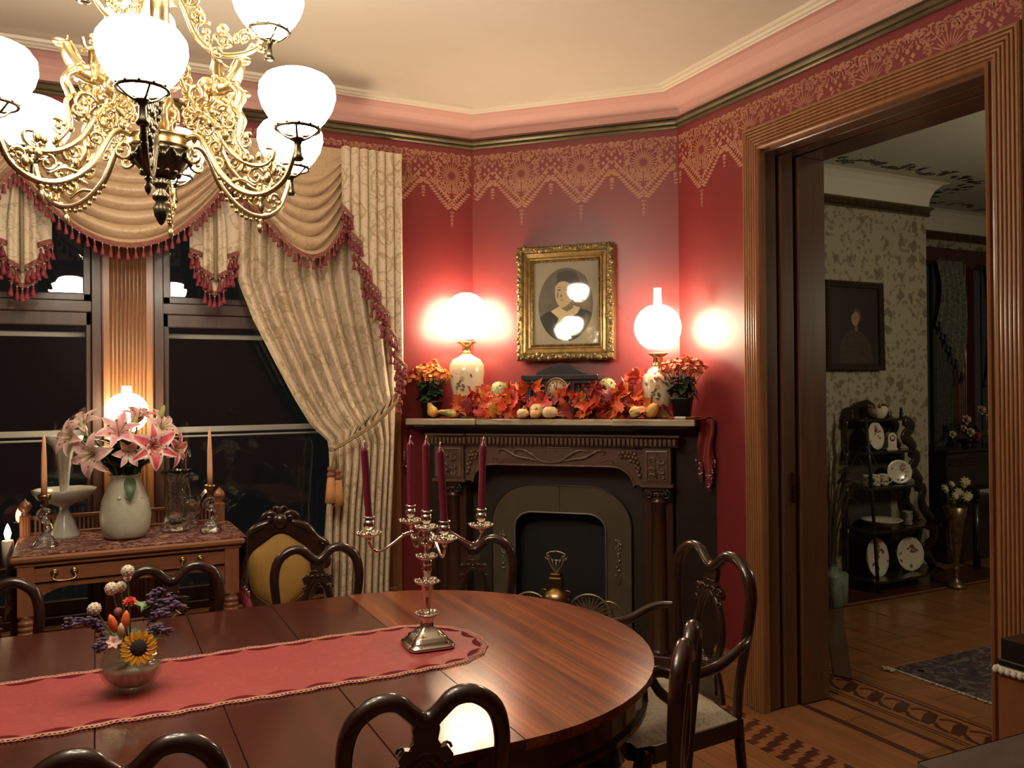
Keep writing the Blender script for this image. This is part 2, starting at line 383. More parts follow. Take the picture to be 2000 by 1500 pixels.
# ---- cased opening to the parlor
yz = lambda p, q, h: (XR-h, p, q)
prof = [(-.062, -.01), (-.062, .012), (-.058, .02)]
for k in range(6):
    c = -.050+.0155*k
    prof += [(c-.006, .020), (c-.004, .0235), (c, .0248), (c+.004, .0235), (c+.006, .020), (c+.0075, .014)]
prof += [(.043, .016), (.045, .03), (.052, .036), (.058, .03), (.062, .02), (.062, -.01)]
mb = MB(); mb.sweep([(1.803, 0), (1.803, 2.722), (3.038, 2.722), (3.038, 0)][::-1], [(a, h) for a, h in prof], yz)
door = struct('door_1', mb, [m_oak])
door['label'] = 'reeded oak casing of the wide opening to the parlor'
def jpart(n, mb, m): return part(n, mb, m, door)
mb = MB()
for x0, x1, y in ((2.834, 2.926, 2.992), (2.948, 3.03, 2.986), (3.058, 3.235, 2.980)): mb.box(x0, x1, y, 3.04, 0, 2.66, .004)
jpart('jamb', mb, m_jamb)
mb = MB(); mb.box(2.926, 3.058, 3.03, 3.05, 0, 2.66); jpart('pocket_slot', mb, m_dark)
mb = MB()
for x0, x1, z in ((2.834, 2.926, 2.648), (2.948, 3.03, 2.654), (3.058, 3.235, 2.658)): mb.box(x0, x1, 1.865, 2.99, z, 2.7, .004)
jpart('head_lining', mb, m_jamb)
mb = MB(); mb.box(2.834, 3.235, 1.80, 1.868, 0, 2.66, .004); jpart('jamb', mb, m_jamb)
mb = MB(); mb.box(3.0, 3.012, 2.975, 2.99, .98, 1.13, .003); jpart('door_edge_lock', mb, m_bronze_and_shade)
# second reeded casing right beside it, nearer the camera
mb = MB(); mb.sweep([(1.668, 2.95), (1.668, 0)], [(a, h) for a, h in prof], yz); struct('trim_4', mb, m_oak, None, 'second reeded oak casing at the right edge')
mb = MB(); mb.box(XR-.006, XR, 1.73, 1.742, 0, 2.95); struct('gap_shade_strip', mb, m_dark)  # dark strip standing in for the shade in the gap between the casings
# ---- windows
mb = MB(); xs = [(.040, .018)]
n = 9; x0, x1 = .066, .222
pl = [(.036, YW+.01), (.036, YW-.03), (.062, YW-.03)]
for k in range(n):
    a = x0+(x1-x0)*k/n; b = x0+(x1-x0)*(k+1)/n
    pl += [(a+.001, YW-.028), (a+.003, YW-.038), ((a+b)/2, YW-.042), (b-.003, YW-.038), (b-.001, YW-.028)]
pl += [(.226, YW-.03), (.253, YW-.03), (.253, YW+.01)]
mb.prism(pl, .0, 2.75); struct('trim_6', mb, m_oak, None, 'fluted oak pilaster between the two windows')
mb = MB(); mb.box(1.45, 1.53, YW-.03, YW, 0, 2.86, .006); mb.box(1.47, 1.49, YW-.04, YW-.02, 0, 2.86, .004); struct('trim_7', mb, m_oak, None, 'oak casing at the right side of the curtained window')
mb = MB(); mb.box(-1.0, 1.5, YW-.05, YW+.02, .40, .45, .008); mb.box(-.97, 1.47, YW-.02, YW, .3, .40, .004); struct('trim_8', mb, m_oakx)
def window(name, x0, x1):
    root = bpy.data.objects.new(name, None); COL.objects.link(root); root['kind'] = 'structure'
    root.location = ((x0+x1)/2, YW, .45); bpy.context.view_layer.update(); I = root.matrix_world.inverted()
    def wp(n_, mb, m): mb.M = I; return None
    def P(n_, boxes, m):
        q = MB(); q.M = I
        for b in boxes: q.box(*b, .004)
        return part(n_, q, m, root)
    P('frame', [(x0-.01, x0+.035, YW-.005, YW+.18, .45, 2.75), (x1-.035, x1+.01, YW-.005, YW+.18, .45, 2.75), (x0, x1, YW-.005, YW+.18, 2.71, 2.75), (x0, x1, YW, YW+.18, .45, .49)], m_sashv)
    P('transom', [(x0+.03, x1-.03, YW+.01, YW+.10, 1.93, 1.985)], m_sash)
    P('upper_sash', [(x0+.035, x0+.07, YW+.03, YW+.07, 1.985, 2.71), (x1-.07, x1-.035, YW+.03, YW+.07, 1.985, 2.71), (x0+.035, x1-.035, YW+.03, YW+.07, 1.985, 2.02)], m_sashv)
    P('lower_sash', [(x0+.035, x0+.06, YW+.02, YW+.06, .49, 1.93), (x1-.06, x1-.035, YW+.02, YW+.06, .49, 1.93), (x0+.035, x1-.035, YW+.02, YW+.06, 1.865, 1.93), (x0+.035, x1-.035, YW+.02, YW+.06, .49, .56)], m_sashv)
    P('meeting_rail', [(x0+.05, x1-.05, YW+.09, YW+.12, 1.332, 1.362), (x0+.05, x1-.05, YW+.10, YW+.12, 1.308, 1.318)], m_white)
    P('storm_rail', [(x0+.06, x1-.06, YW+.12, YW+.13, 1.815, 1.84)], m_white)
    for z0, z1 in ((.56, 1.865), (2.02, 2.71)): P('pane', [(x0+.06, x1-.06, YW+.038, YW+.042, z0, z1)], m_pane)
    P('storm_pane', [(x0+.05, x1-.05, YW+.128, YW+.132, .49, 1.93)], m_pane)
    return root
window('window_1', -.95, .02); window('window_2', .27, 1.44); window('window_3', -2.3, -1.15)
# ================= floor =================
m_f1 = wood('floor_light_oak', (.40, .17, .065), (.28, .11, .042), 1, 7, .3, .3)
m_f2 = wood('floor_light_oak_cross', (.40, .17, .065), (.28, .11, .042), 0, 7, .3, .3)
m_f3 = wood('floor_dark_inlay', (.11, .032, .016), (.07, .02, .012), 1, 7, .3, .3)
m_f4 = wood('floor_honey_oak', (.34, .15, .05), (.24, .10, .035), 1, 7, .3, .3)
mb = MB(); mb.box(XL-.2, XR, YB-.2, YW+.2, -.1, -.004); mb.box(XR, 9.6, YB-.2, 6.2, -.1, -.004)
floor = struct('floor', mb, m_f4)
def fp(name, poly, m, z=0.0, z0=-.006):
    mb = MB(); mb.prism(poly, z0, z); return part(name, mb, m, floor)
def rc(x0, x1, y0, y1): return [(x0, y0), (x1, y0), (x1, y1), (x0, y1)]
g = .0012
for i in range(16):                      # field boards of the dining room
    x = 1.42+.068*i
    for y0, y1 in ((.4, 1.75+.23*math.sin(i*2.1)), (1.75+.23*math.sin(i*2.1), 4.2)):
        fp('floor_board', rc(x+g, x+.068-g, y0+g, y1-g), (m_f1, m_f4)[i % 2], -.0005*(i % 3))
# tile border with a key pattern, x 2.52..2.74
fp('border_ground', rc(2.512, 2.748, .8, 3.35), m_f3, -.003)
fp('border_strip', rc(2.51, 2.522, .8, 3.35), m_f1); fp('border_strip', rc(2.738, 2.75, .8, 3.35), m_f1)
for i in range(26):                      # interlocking light pieces over the dark ground
    y = .95+.088*i
    for j in range(3):
        x = 2.528+.07*j; yy = y+.03*j
        fp('inlay_block', [(x, yy), (x+.045, yy), (x+.045, yy+.018), (x+.066, yy+.018), (x+.066, yy+.066), (x+.044, yy+.066), (x+.044, yy+.04), (x, yy+.04)], m_f1, .0)
for x0, x1, m in ((2.751, 2.82, m_f4), (2.822, 2.895, m_f1), (2.897, 2.965, m_f4), (2.967, 3.036, m_f1), (3.038, 3.075, m_f3), (3.222, 3.25, m_f3), (3.252, 3.312, m_f4), (3.314, 3.322, m_f3), (3.323, 3.334, m_f1), (3.335, 3.345, m_f3), (3.555, 3.562, m_f3), (3.563, 3.575, m_f1), (3.576, 3.585, m_f3)):
    fp('border_strip', rc(x0, x1, 1.0, 3.6 if x0 > 3.3 else 2.99), m)
fp('border_ground', rc(3.346, 3.554, 1.0, 3.6), m_f1, -.003)
for i in range(9): fp('cross_board', rc(3.077, 3.22, 1.15+.2*i+g, 1.35+.2*i-g), (m_f2, m_f4)[i % 2], -.0005*(i % 2))
for i in range(15):                      # running knot of dark wood
    y = 1.35+.15*i
    fp('inlay_block', [(3.385, y), (3.43, y), (3.515, y+.045), (3.515, y+.085), (3.47, y+.085), (3.385, y+.04)], m_f3, .0)
    fp('inlay_link', [(3.375, y+.05), (3.387, y+.045), (3.40, y+.10), (3.43, y+.14), (3.415, y+.147), (3.385, y+.115)], m_f3, -.0005)
    fp('inlay_link', [(3.512, y+.09), (3.525, y+.085), (3.515, y+.14), (3.48, y+.165), (3.468, y+.155), (3.50, y+.13)], m_f3, -.0008)
# herringbone parquet of the parlor
cnt = 0; L_, W_ = .30, .075
mA, mB_ = m_f1, m_f4
for i in range(-40, 60):
    for j in range(-12, 60):
        # straight herringbone lattice
        bx = 3.6+W_*i; by = 2.2+W_*j
        for hz in (0, 1):
            if (i+j) % 8 != (0 if hz == 0 else 4): continue
            x0, y0 = bx, by
            x1, y1 = (x0+L_, y0+W_) if hz == 0 else (x0+W_, y0+L_)
            if x0 < 3.59 or x1 > 6.6 or y0 < 2.2 or y1 > 4.14: continue
            if x0 > 3.86 and y1 < 3.08: continue
            if (y0+y1)/2-(x0+x1)/2 > -.42: continue
            if cnt >= 290: continue
            cnt += 1
            fp('parquet_block', rc(x0+g, x1-g, y0+g, y1-g), (m_f2 if hz == 0 else m_f1) if (i*7+j*3) % 5 > 1 else m_f4, -.0008*((i*5+j) % 3))
fp('border_strip', rc(4.5, 6.6, 4.145, 4.16), m_f3, .001); fp('border_strip', rc(4.45, 6.6, 4.16, 4.2), m_f1, 0); fp('border_ground', rc(4.5, 6.7, 4.2, 4.6), m_f3, 0)
# green tiled hearth of the parlor's corner fireplace
m_gt = pm('green_grey_tile', (.10, .115, .095), .35, c2=(.07, .08, .07), vs=9)
fp('hearth_curb', [(3.506, 3.20), (3.539, 3.11), (4.624, 4.143), (4.558, 4.24)], m_jamb, .006)
for i in range(9):
    x = 3.60+.11*i
    for j in range(3): 
        y = x-.27+.11*j
        fp('hearth_tile', [(x+.003, y+.003), (x+.107, y+.107+.003), (x+.107, y+.11+.1), (x+.003, y+.11-.004)], m_gt, .004)
# ================= parlor shell =================
def wallpaper():
    m, nt, b = new_mat('leafy_wallpaper'); v = coords(nt, (1, 1, 1))
    vo = nt.nodes.new('ShaderNodeTexVoronoi'); vo.inputs['Scale'].default_value = 7; vo.inputs['Randomness'].default_value = .35
    d = nt.nodes.new('ShaderNodeVectorMath'); d.operation = 'ADD'; nn = nt.nodes.new('ShaderNodeTexNoise'); nn.inputs['Scale'].default_value = 14
    nt.links.new(v, nn.inputs['Vector']); sc = nt.nodes.new('ShaderNodeVectorMath'); sc.operation = 'SCALE'; sc.inputs['Scale'].default_value = .09
    nt.links.new(nn.outputs['Color'], sc.inputs[0]); nt.links.new(v, d.inputs[0]); nt.links.new(sc.outputs[0], d.inputs[1]); nt.links.new(d.outputs[0], vo.inputs['Vector'])
    big = ramp(nt, vo.outputs['Distance'], [(.33, (1, 1, 1)), (.37, (0, 0, 0))])
    vo2 = nt.nodes.new('ShaderNodeTexVoronoi'); vo2.inputs['Scale'].default_value = 20; nt.links.new(d.outputs[0], vo2.inputs['Vector'])
    sm = ramp(nt, vo2.outputs['Distance'], [(.34, (1, 1, 1)), (.40, (0, 0, 0))])
    c = mixc(nt, math_(nt, 'MAXIMUM', big, math_(nt, 'MULTIPLY', sm, .75)), (.40, .36, .255), (.20, .17, .11))
    nt.links.new(c, b.inputs['Base Color']); b.inputs['Roughness'].default_value = .5; return m
m_wp = wallpaper()
m_pc = pm('parlor_ceiling_paint', (.50, .49, .40), .7); m_pcove = pm('parlor_white_cove', (.72, .68, .55), .6)
m_dgold = pm('dark_gilt_rail', (.17, .12, .055), .4, .3, c2=(.08, .055, .025), vs=40)
m_redwood = wood('red_brown_wood', (.11, .032, .022), (.06, .017, .012), 2, 7, .3, .4)
mb = MB(); mb.box(3.2, 6.144, 4.6, 4.75, 0, 3.3); mb.box(6.0, 6.144, 4.76, 5.3, 0, 3.3); wallp = struct('wall_parlor_back', mb, m_wp)
mb = MB(); mb.box(6.144, 9.6, 5.28, 5.4, 0, .3); mb.box(6.144, 9.6, 5.28, 5.4, 2.84, 3.3); struct('wall_parlor_bay', mb, m_wp)
mb = MB(); mb.box(9.5, 9.6, YB, 5.4, 0, 3.3); mb.box(3.21, 9.6, YB-.2, YB, 0, 3.3); struct('wall_parlor_right', mb, m_wp)
mb = MB(); mb.box(3.19, 3.214, YB, 1.80, 0, 3.3); mb.box(3.19, 3.214, 3.04, 3.5, 0, 3.3); mb.box(3.19, 3.214, 1.80, 3.04, 2.66, 3.3); struct('wall_parlor_left', mb, m_wp)
mb = MB(); mb.box(3.2, 9.6, YB, 5.4, 3.19, 3.3); pceil = struct('ceiling_parlor', mb, m_pc)
PR = [(3.3, 4.6), (6.144, 4.6), (6.144, 5.28), (9.5, 5.28)]
neg = lambda pr: [(-a, h) for a, h in pr]
mb = MB(); mb.sweep(PR, neg([(-.01, 3.0), (.015, 3.0)]+[(.015+.12*(1-math.cos(t*PI/2)), 3.0+.19*math.sin(t*PI/2)) for t in (0, .25, .5, .75, 1)]+[(-.01, 3.2)]), xy); struct('trim_9', mb, m_pcove, None, 'white cove of the parlor')
mb = MB(); mb.sweep(PR, neg([(-.01, 2.925), (.02, 2.925), (.03, 2.935), (.02, 2.945), (.03, 2.975), (.045, 2.985), (.04, 3.0), (-.01, 3.0)]), xy)
for i in range(190):
    x = 3.35+.0147*i; mb.box(x, x+.007, 4.6-.036, 4.58, 2.943, 2.974)
for i in range(110): x = 6.2+.02*i; mb.box(x, x+.009, 5.28-.036, 5.26, 2.943, 2.974)
struct('trim_10', mb, m_dgold, None, 'dark gilt dentil rail of the parlor')
# leaf sprays painted on the parlor ceiling
m_ivy = pm('painted_ivy', (.10, .085, .05), .6); mb = MB(); rnd = random.Random(5)
def spray(cx, cy, n, spread):
    for k in range(n):
        x, y = cx+rnd.gauss(0, spread), cy+rnd.gauss(0, spread*.35); a = rnd.uniform(0, 6.3)
        for da in (-.8, 0, .8):
            mb.add([(px, py, 3.1885-.0002*(k % 5)) for px, py in leafpoly(x, y, .05, .014, a+da)], [tuple(range(10))])
for i in range(11): spray(4.75+.155*i, 4.30+.05*math.sin(i*2.1), 6, .055)
for i in range(6): spray(6.45+.02*i, 4.35+.12*i, 6, .05)
for i in range(8): spray(6.6+.22*i, 4.98+.04*math.sin(i*2.), 6, .06)
part('ivy_stencil', mb, m_ivy, pceil, 'dark painted ivy sprays', kind='stuff')
# bay window with wood mullions and draped curtains
mb = MB(); mb.box(6.144, 9.5, 5.22, 5.30, 2.66, 2.84, .01)
for x in (7.10, 7.36, 8.1): mb.box(x, x+.16 if x > 7.2 else x+.2, 5.2, 5.30, 0, 2.70, .01)
for k in range(4): mb.box(7.385+.032*k, 7.405+.032*k, 5.185, 5.205, .3, 2.7, .004)
mb.box(6.144, 9.5, 5.24, 5.30, .3, .7, .01)
mb.box(7.12, 7.62, 5.19, 5.28, .3, 2.74, .006)
struct('window_4', mb, m_redwood, None, 'red brown mullions and frame of the parlor bay window')
mb = MB(); mb.box(6.144, 9.5, 5.30, 5.306, .7, 2.66); struct('window_5', mb, m_pane)
m_grey = pm('grey_green_drape', (.085, .09, .075), .8, c2=(.05, .055, .045), vs=30)
m_lace = pm('patterned_grey_lace', (.20, .20, .16), .8, c2=(.07, .075, .06), vs=45)
def drape(x0, x1, y, z0, z1, name, label, folds, m, swag):
    t = thing(name, label, 'curtain', ((x0+x1)/2, y, z0)); W = x1-x0
    mb = MB(); mb.grid(lambda u, v: (-W/2+W*u*(1-.25*math.sin(v*PI)*.5), .03*math.sin(u*folds*2*PI)-.02, v*(z1-z0)), folds*8, 10); part('panel', mb, m, t)
    mb = MB()
    def sw(u, v):
        zz = (z1-z0)-.0-(.55+.55*u if swag > 0 else .55+.55*(1-u))*v-.0
        return (-W/2-.02+(W+.1)*u, -.07-.03*math.sin(u*folds*2*PI*.8)-.05*math.sin(v*PI), zz)
    mb.grid(sw, folds*8, 10); part('swag', mb, m_lace, t)
    mb = MB()
    for k in range(int(folds*4)):
        u = k/(folds*4); p = sw(u, 1); mb.lathe([(.002, 0), (.012, -.01), (.016, -.05), (.012, -.06)], 6, p)
    part('fringe', mb, m_grey, t)
drape(6.90, 7.16, 5.12, .3, 2.68, 'parlor_curtain', 'grey green curtain with lace swag left of the red brown mullion', 6, m_grey, 1)
drape(7.60, 8.05, 5.12, .3, 2.68, 'parlor_curtain', 'grey green curtain with lace swag right of the red brown mullion', 7, m_grey, -1)
# ================= fireplace (corner frame: x along the wall, -y into the room) =================
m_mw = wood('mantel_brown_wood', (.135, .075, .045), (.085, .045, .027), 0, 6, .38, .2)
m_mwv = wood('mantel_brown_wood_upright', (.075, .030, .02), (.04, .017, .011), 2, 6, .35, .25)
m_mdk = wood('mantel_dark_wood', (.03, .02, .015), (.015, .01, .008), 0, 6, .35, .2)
m_carve = pm('carved_mantel_wood', (.19, .11, .065), .4, c2=(.085, .047, .028), vs=30)
m_marble = pm('cream_marble', (.50, .43, .31), .2, c2=(.26, .19, .13), vs=7, stretch=(1, 1, 3), lo=.45, hi=.72)
m_tile = pm('olive_surround_tile', (.105, .085, .055), .3, c2=(.085, .068, .045), vs=5)
m_edge = pm('pale_iron_edge', (.22, .21, .16), .4, .5)
ft = thing('mantelpiece', 'carved brown wooden mantelpiece with cream marble shelf in the red corner', 'mantelpiece', (0, 0, 0), M=DIAG.copy())
def P(n, mb, m, label=None, root=None, kind=None): return part(n, mb, m, root or ft, label, kind=kind)
# shelf: three marble slabs, the middle one set back a little
mb = MB(); mb.box(-.272, .14, -.36, 0, 1.347, 1.381, .004); P('marble_slab', mb, m_marble)
mb = MB(); mb.box(.89, 1.308, -.36, 0, 1.347, 1.381, .004); P('marble_slab', mb, m_marble)
mb = MB(); mb.box(.141, .889, -.345, 0, 1.347, 1.380, .004); P('marble_slab', mb, m_marble)
mb = MB()
pr = [(0, 1.347), (.345, 1.347), (.345, 1.335), (.335, 1.333), (.332, 1.325), (.315, 1.318), (.30, 1.305), (.295, 1.297), (0, 1.297)]
# cornice: swept round front and both ends
def cor(mb, x0, x1, d, pr): mb.sweep([(x0, 0), (x0, -d), (x1, -d), (x1, 0)][::-1], [(a, h) for a, h in pr], xy)
cor(mb, -.15, 1.19, .255, [(0, 1.297), (.085, 1.345), (.095, 1.345), (.095, 1.35), (-.2, 1.35), (-.2, 1.297)])
mb.box(-.235, 1.275, -.335, 0, 1.333, 1.346, .003)
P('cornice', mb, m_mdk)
mb = MB(); mb.box(-.185, .055, -.305, 0, 1.285, 1.297, .003); mb.box(.98, 1.225, -.305, 0, 1.285, 1.297, .003); mb.box(.055, .98, -.285, 0, 1.285, 1.297, .003)
mb.box(-.175, 1.215, -.27, 0, 1.232, 1.285, .002); P('bed_moulding', mb, m_mw)
me = None
for i in range(58):
    x = -.165+.0238*i; end = x < .05 or x > .975; y = -.296 if end else -.276
    if me is None: q = MB(); q.box(0, .0155, -.018, 0, 0, .036, .002); me = q.mesh('dentil', [m_mw])
    P('dentil', me, m_mw).matrix_local = T((x, y, 1.243))
# frieze with the shaped lower edge
def arch_pts(x0, x1, zs, zt, r, n=10):     # opening outline from left foot up and over to the right foot
    pts = [(x0, zs)]
    for k in range(n+1): a = PI-PI/2*k/n; pts.append((x0+r+r*math.cos(a), zt-r*.9+r*.9*math.sin(a)))
    for k in range(n+1): a = PI/2-PI/2*k/n; pts.append((x1-r+r*math.cos(a), zt-r*.9+r*.9*math.sin(a)))
    pts.append((x1, zs)); return pts
fz = MB(); fz.M = RX(PI/2)
ap = arch_pts(.085, .985, 1.035, 1.125, .12)
fz.prism([(.042, 1.235), (.042, 1.035)]+ap+[(1.03, 1.035), (1.03, 1.235)], .10, .255); P('frieze', fz, m_mw)
q = MB()
q.tube([(x, -.258, z+.004) for x, z in ap], .0065, 6)
q.tube([(.05, -.257, 1.225), (1.02, -.257, 1.225)], .004, 6)
for sx in (1, -1):
    X = lambda x: .535+sx*x
    q.tube([(X(p[0]), -.258, p[1]) for p in cr([(.0, 1.142), (.06, 1.155), (.11, 1.19), (.16, 1.212), (.205, 1.205), (.215, 1.185), (.195, 1.178)], 5)], [.004, .009, .011, .009, .006, .004, .003], 6)
    q.tube([(X(p[0]), -.258, p[1]) for p in cr([(.06, 1.15), (.13, 1.165), (.19, 1.175), (.26, 1.212), (.295, 1.205), (.29, 1.188)], 5)], [.004, .009, .011, .009, .006, .003], 6)
    q.tube([(X(p[0]), -.257, p[1]) for p in cr([(.27, 1.15), (.31, 1.165), (.34, 1.15), (.33, 1.14)], 4)], .003, 5)
    q.ball((X(.03), -.256, 1.205), .006, 8)
    rnd = random.Random(2)
    for a, b in [(.375, 1.20), (.395, 1.205), (.415, 1.20), (.437, 1.203), (.455, 1.197), (.385, 1.182), (.405, 1.184), (.425, 1.181), (.446, 1.178), (.462, 1.175), (.432, 1.162), (.452, 1.157), (.47, 1.15), (.46, 1.135), (.475, 1.125), (.47, 1.105), (.478, 1.085)]:
        q.ball((X(a), -.259, b), rnd.uniform(.0095, .0125), 8)
P('carving', q, m_carve)
for x0, x1 in ((-.135, .04), (1.032, 1.178)):
    mb = MB(); mb.box(x0, x1, -.275, 0, 1.045, 1.233, .003); mb.box(x0-.012, x1+.012, -.29, 0, 1.027, 1.045, .004); P('corner_block', mb, m_mw)
    mb = MB(); cx = (x0+x1)/2; mb.sweep([(x0+.016, 1.06), (x1-.016, 1.06), (x1-.016, 1.218), (x0+.016, 1.218)], [(0, .275), (0, .281), (.008, .283), (.010, .276)], lambda p, q_, h: (p, -h, q_), True)
    for sx in (1, -1):
        for zz, r in ((1.165, .02), (1.115, .02), (1.085, .018)):
            mb.tube([(cx+sx*(.028)+sx*p[0], -.277, zz+p[2]) for p in spiral((0, 0), r, PI if sx > 0 else PI, sx*.8, 10)], [.007, .004], 6)
        mb.tube([(cx+sx*a, -.277, b) for a, b in ((.0, 1.075), (.008, 1.12), (.012, 1.17), (.004, 1.195))], .003, 5)
    mb.ball((cx, -.277, 1.2), .007, 8); P('carving', mb, m_carve)
# columns with scrolled capitals on plinths
for cx in (-.045, 1.105):
    mb = MB(); mb.box(cx-.075, cx+.075, -.22, 0, 0, 1.03, .004); P('pilaster', mb, m_mwv)
    c = (cx, -.215, 0)
    mb = MB(); mb.lathe([(.052, .16), (.055, .17), (.05, .18), (.044, .19), (.041, .6), (.038, .94), (.046, .945), (.047, .955), (.04, .96), (.052, .99), (.058, 1.0)], 24, c, rib=(12, .03)); P('column', mb, m_mwv)
    mb = MB(); mb.box(cx-.07, cx+.07, -.285, -.15, .0, .165, .006); P('plinth', mb, m_mwv)
    mb = MB(); mb.box(cx-.062, cx+.062, -.275, -.16, 1.005, 1.028, .004)
    for sx in (1, -1): mb.tube([(cx+sx*.045+p[0]*sx, -.27, .992+p[2]) for p in spiral((0, 0), .024, PI/2, -1.6, 20)], [.006, .003], 6); mb.ball((cx+sx*.045, -.27, .992), .009, 8)
    for k in range(4): mb.ball((cx-.03+.02*k, -.268, .985), .007, 6)
    P('capital', mb, m_mdk)
# tiled surround with arched opening, pale metal edge
fo = arch_pts(.285, .805, 0, .855, .10)
oo = arch_pts(.15, .945, 0, 1.005, .24)
mb = MB(); mb.M = RX(PI/2); mb.prism([(.03, 1.235), (.03, 0)]+fo+[(1.03, 0), (1.03, 1.235)], .0, .105); P('surround_backing', mb, pm('dark_olive', (.035, .032, .024), .35))
def bandpiece(i0, i1):
    return [oo[k] for k in range(i0, i1+1)]+[fo[k] for k in range(i1, i0-1, -1)]
n_ = len(oo)
cuts = [0, 1, 6, 11, 12, 17, 22, n_-1]
for a, b in ((0, 1), (1, 11), (11, 12), (12, 22), (22, n_-1)):
    if a == 11: continue
    mb = MB(); mb.M = RX(PI/2)
    pl = bandpiece(a, b)
    if a == 1: pl = [oo[k] for k in range(1, 12)]+[(.5445, 1.005), (.5445, .855)]+[fo[k] for k in range(11, 0, -1)]
    if a == 12: pl = [(.5465, 1.005)]+[oo[k] for k in range(12, 23)]+[fo[k] for k in range(22, 11, -1)]+[(.5465, .855)]
    mb.prism(pl, .105, .122); P('surround_tile', mb, m_tile)
mb = MB(); mb.tube([(x, -.122, z) for x, z in oo], .004, 6); P('surround_bead', mb, m_mdk)
mb = MB(); mb.tube([(x, -.124, z) for x, z in fo], .006, 6); P('opening_edge', mb, m_edge)
mb = MB(); mb.box(.2, .9, -.012, -.004, 0, 1); P('firebox', mb, m_dark)
mb = MB(); mb.grid(lambda u, v: (.29+.51*u, -.09+.10*v, .80-.05*v+.045*math.sin(PI*u)), 16, 3); P('hood', mb, pm('dark_iron', (.05, .055, .05), .4, .6))
rnd = random.Random(4)
for cx, z0, z1 in ((.215, .52, .74), (.875, .50, .72)):
    mb = MB()
    for k in range(34):
        z = rnd.uniform(z0, z1); mb.ball((cx+rnd.gauss(0, .009), -.124, z), rnd.uniform(.004, .009), 6)
    mb.tube([(cx+.008*math.sin(z*90), -.124, z) for z in [z0-.02+.01*k for k in range(25)]], .0025, 5)
    P('silvered_garland', mb, pm('silvered_ornament', (.30, .30, .24), .35, .8))
# side returns to the walls
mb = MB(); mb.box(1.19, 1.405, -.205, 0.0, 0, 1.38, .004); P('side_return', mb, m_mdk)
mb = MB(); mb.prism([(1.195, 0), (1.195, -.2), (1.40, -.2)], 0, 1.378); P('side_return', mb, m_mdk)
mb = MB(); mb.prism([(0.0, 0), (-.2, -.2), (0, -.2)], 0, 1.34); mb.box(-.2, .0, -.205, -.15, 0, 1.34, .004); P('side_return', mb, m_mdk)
mb = MB(); mb.box(-.1, 1.17, -.75, -.0, -.002, .012, .004); P('hearth_slab', mb, m_tile)
# ---- brass fan fire screen with ornament
m_fan = pm('dull_brass_fan', (.46, .39, .24), .35, .85, c2=(.28, .23, .14), vs=40)
fs = thing('fire_screen', 'brass fire screen of spread fans with a crowned centre post before the fireplace', 'fire screen', M=DIAG @ T((.60, -.40, .012)))
def fan(cx, cz, r, y, nm='fan_leaf'):
    mb = MB()
    mb.tube([(cx+r*math.cos(PI*k/16), y, cz+r*math.sin(PI*k/16)) for k in range(17)], .006, 6)
    mb.tube([(cx+r*.22*math.cos(PI*k/8), y, cz+r*.22*math.sin(PI*k/8)) for k in range(9)], .004, 6)
    for k in range(15):
        a = PI*(k+.5)/15; pl = leafpoly(cx+r*.2*math.cos(a), cz+r*.2*math.sin(a), r*.78, r*.055, a, 4)
        mb.add([(p, y+.002, q) for p, q in pl]+[(p, y-.002, q) for p, q in pl], [tuple(range(len(pl))), tuple(range(2*len(pl)-1, len(pl)-1, -1))])
    mb.tube([(cx-r, y, cz), (cx+r, y, cz)], .004, 5)
    part(nm, mb, m_fan, fs)
fan(-.14, .36, .105, .0); fan(.175, .36, .115, .0); fan(.30, .26, .085, -.02); fan(-.26, .26, .10, -.02); fan(.08, .20, .12, -.03); fan(-.06, .20, .12, -.03); fan(.27, .37, .07, .02)
mb = MB(); mb.lathe([(.02, .40), (.06, .42), (.075, .46), (.06, .50), (.035, .52)], 16, (0, 0, -.02), sq=3); mb.box(-.035, .035, -.03, .03, .50, .555, .005); mb.box(-.028, .028, -.025, .025, .555, .575, .004)
for sx in (1, -1): mb.tube([(sx*.06+sx*p[0], -.01, .47+p[2]) for p in spiral((0, 0), .022, 0, 1.1)], .004, 6)
for k in range(10): mb.ball((.05*math.cos(k*.63), -.045, .43+.03*math.sin(k*.63)), .008, 6)
part('centre_mask', mb, m_brass2, fs)
mb = MB(); lyre = [(.0, .575), (.008, .60), (.03, .635), (.042, .665), (.05, .69), (.043, .695), (.028, .702), (0, .706)]
for sx in (1, -1):
    mb.tube([(sx*a, 0, b-.02) for a, b in [tuple(p)[:2] for p in cr([(x, z, 0) for x, z in lyre], 4)]], .0045, 6)
    mb.tube([(sx*a, 0, b-.02) for a, b in ((.0, .585), (.016, .64), (.024, .67))], .003, 5); mb.tube([(sx*.042+sx*p[0], 0, .655+p[2]) for p in spiral((0, 0), .016, 0, -1)], .0035, 5)
mb.tube([(0, 0, .56), (0, 0, .645)], .003, 5); mb.tube([(-.03, 0, .64), (.03, 0, .64)], .003, 5)
part('lyre_crown', mb, m_fan, fs)
mb = MB(); mb.box(-.3, .3, -.03, .03, 0, .02, .006); mb.tube([(0, 0, 0), (0, 0, .42)], .012, 8); part('foot_bar', mb, m_fan, fs)
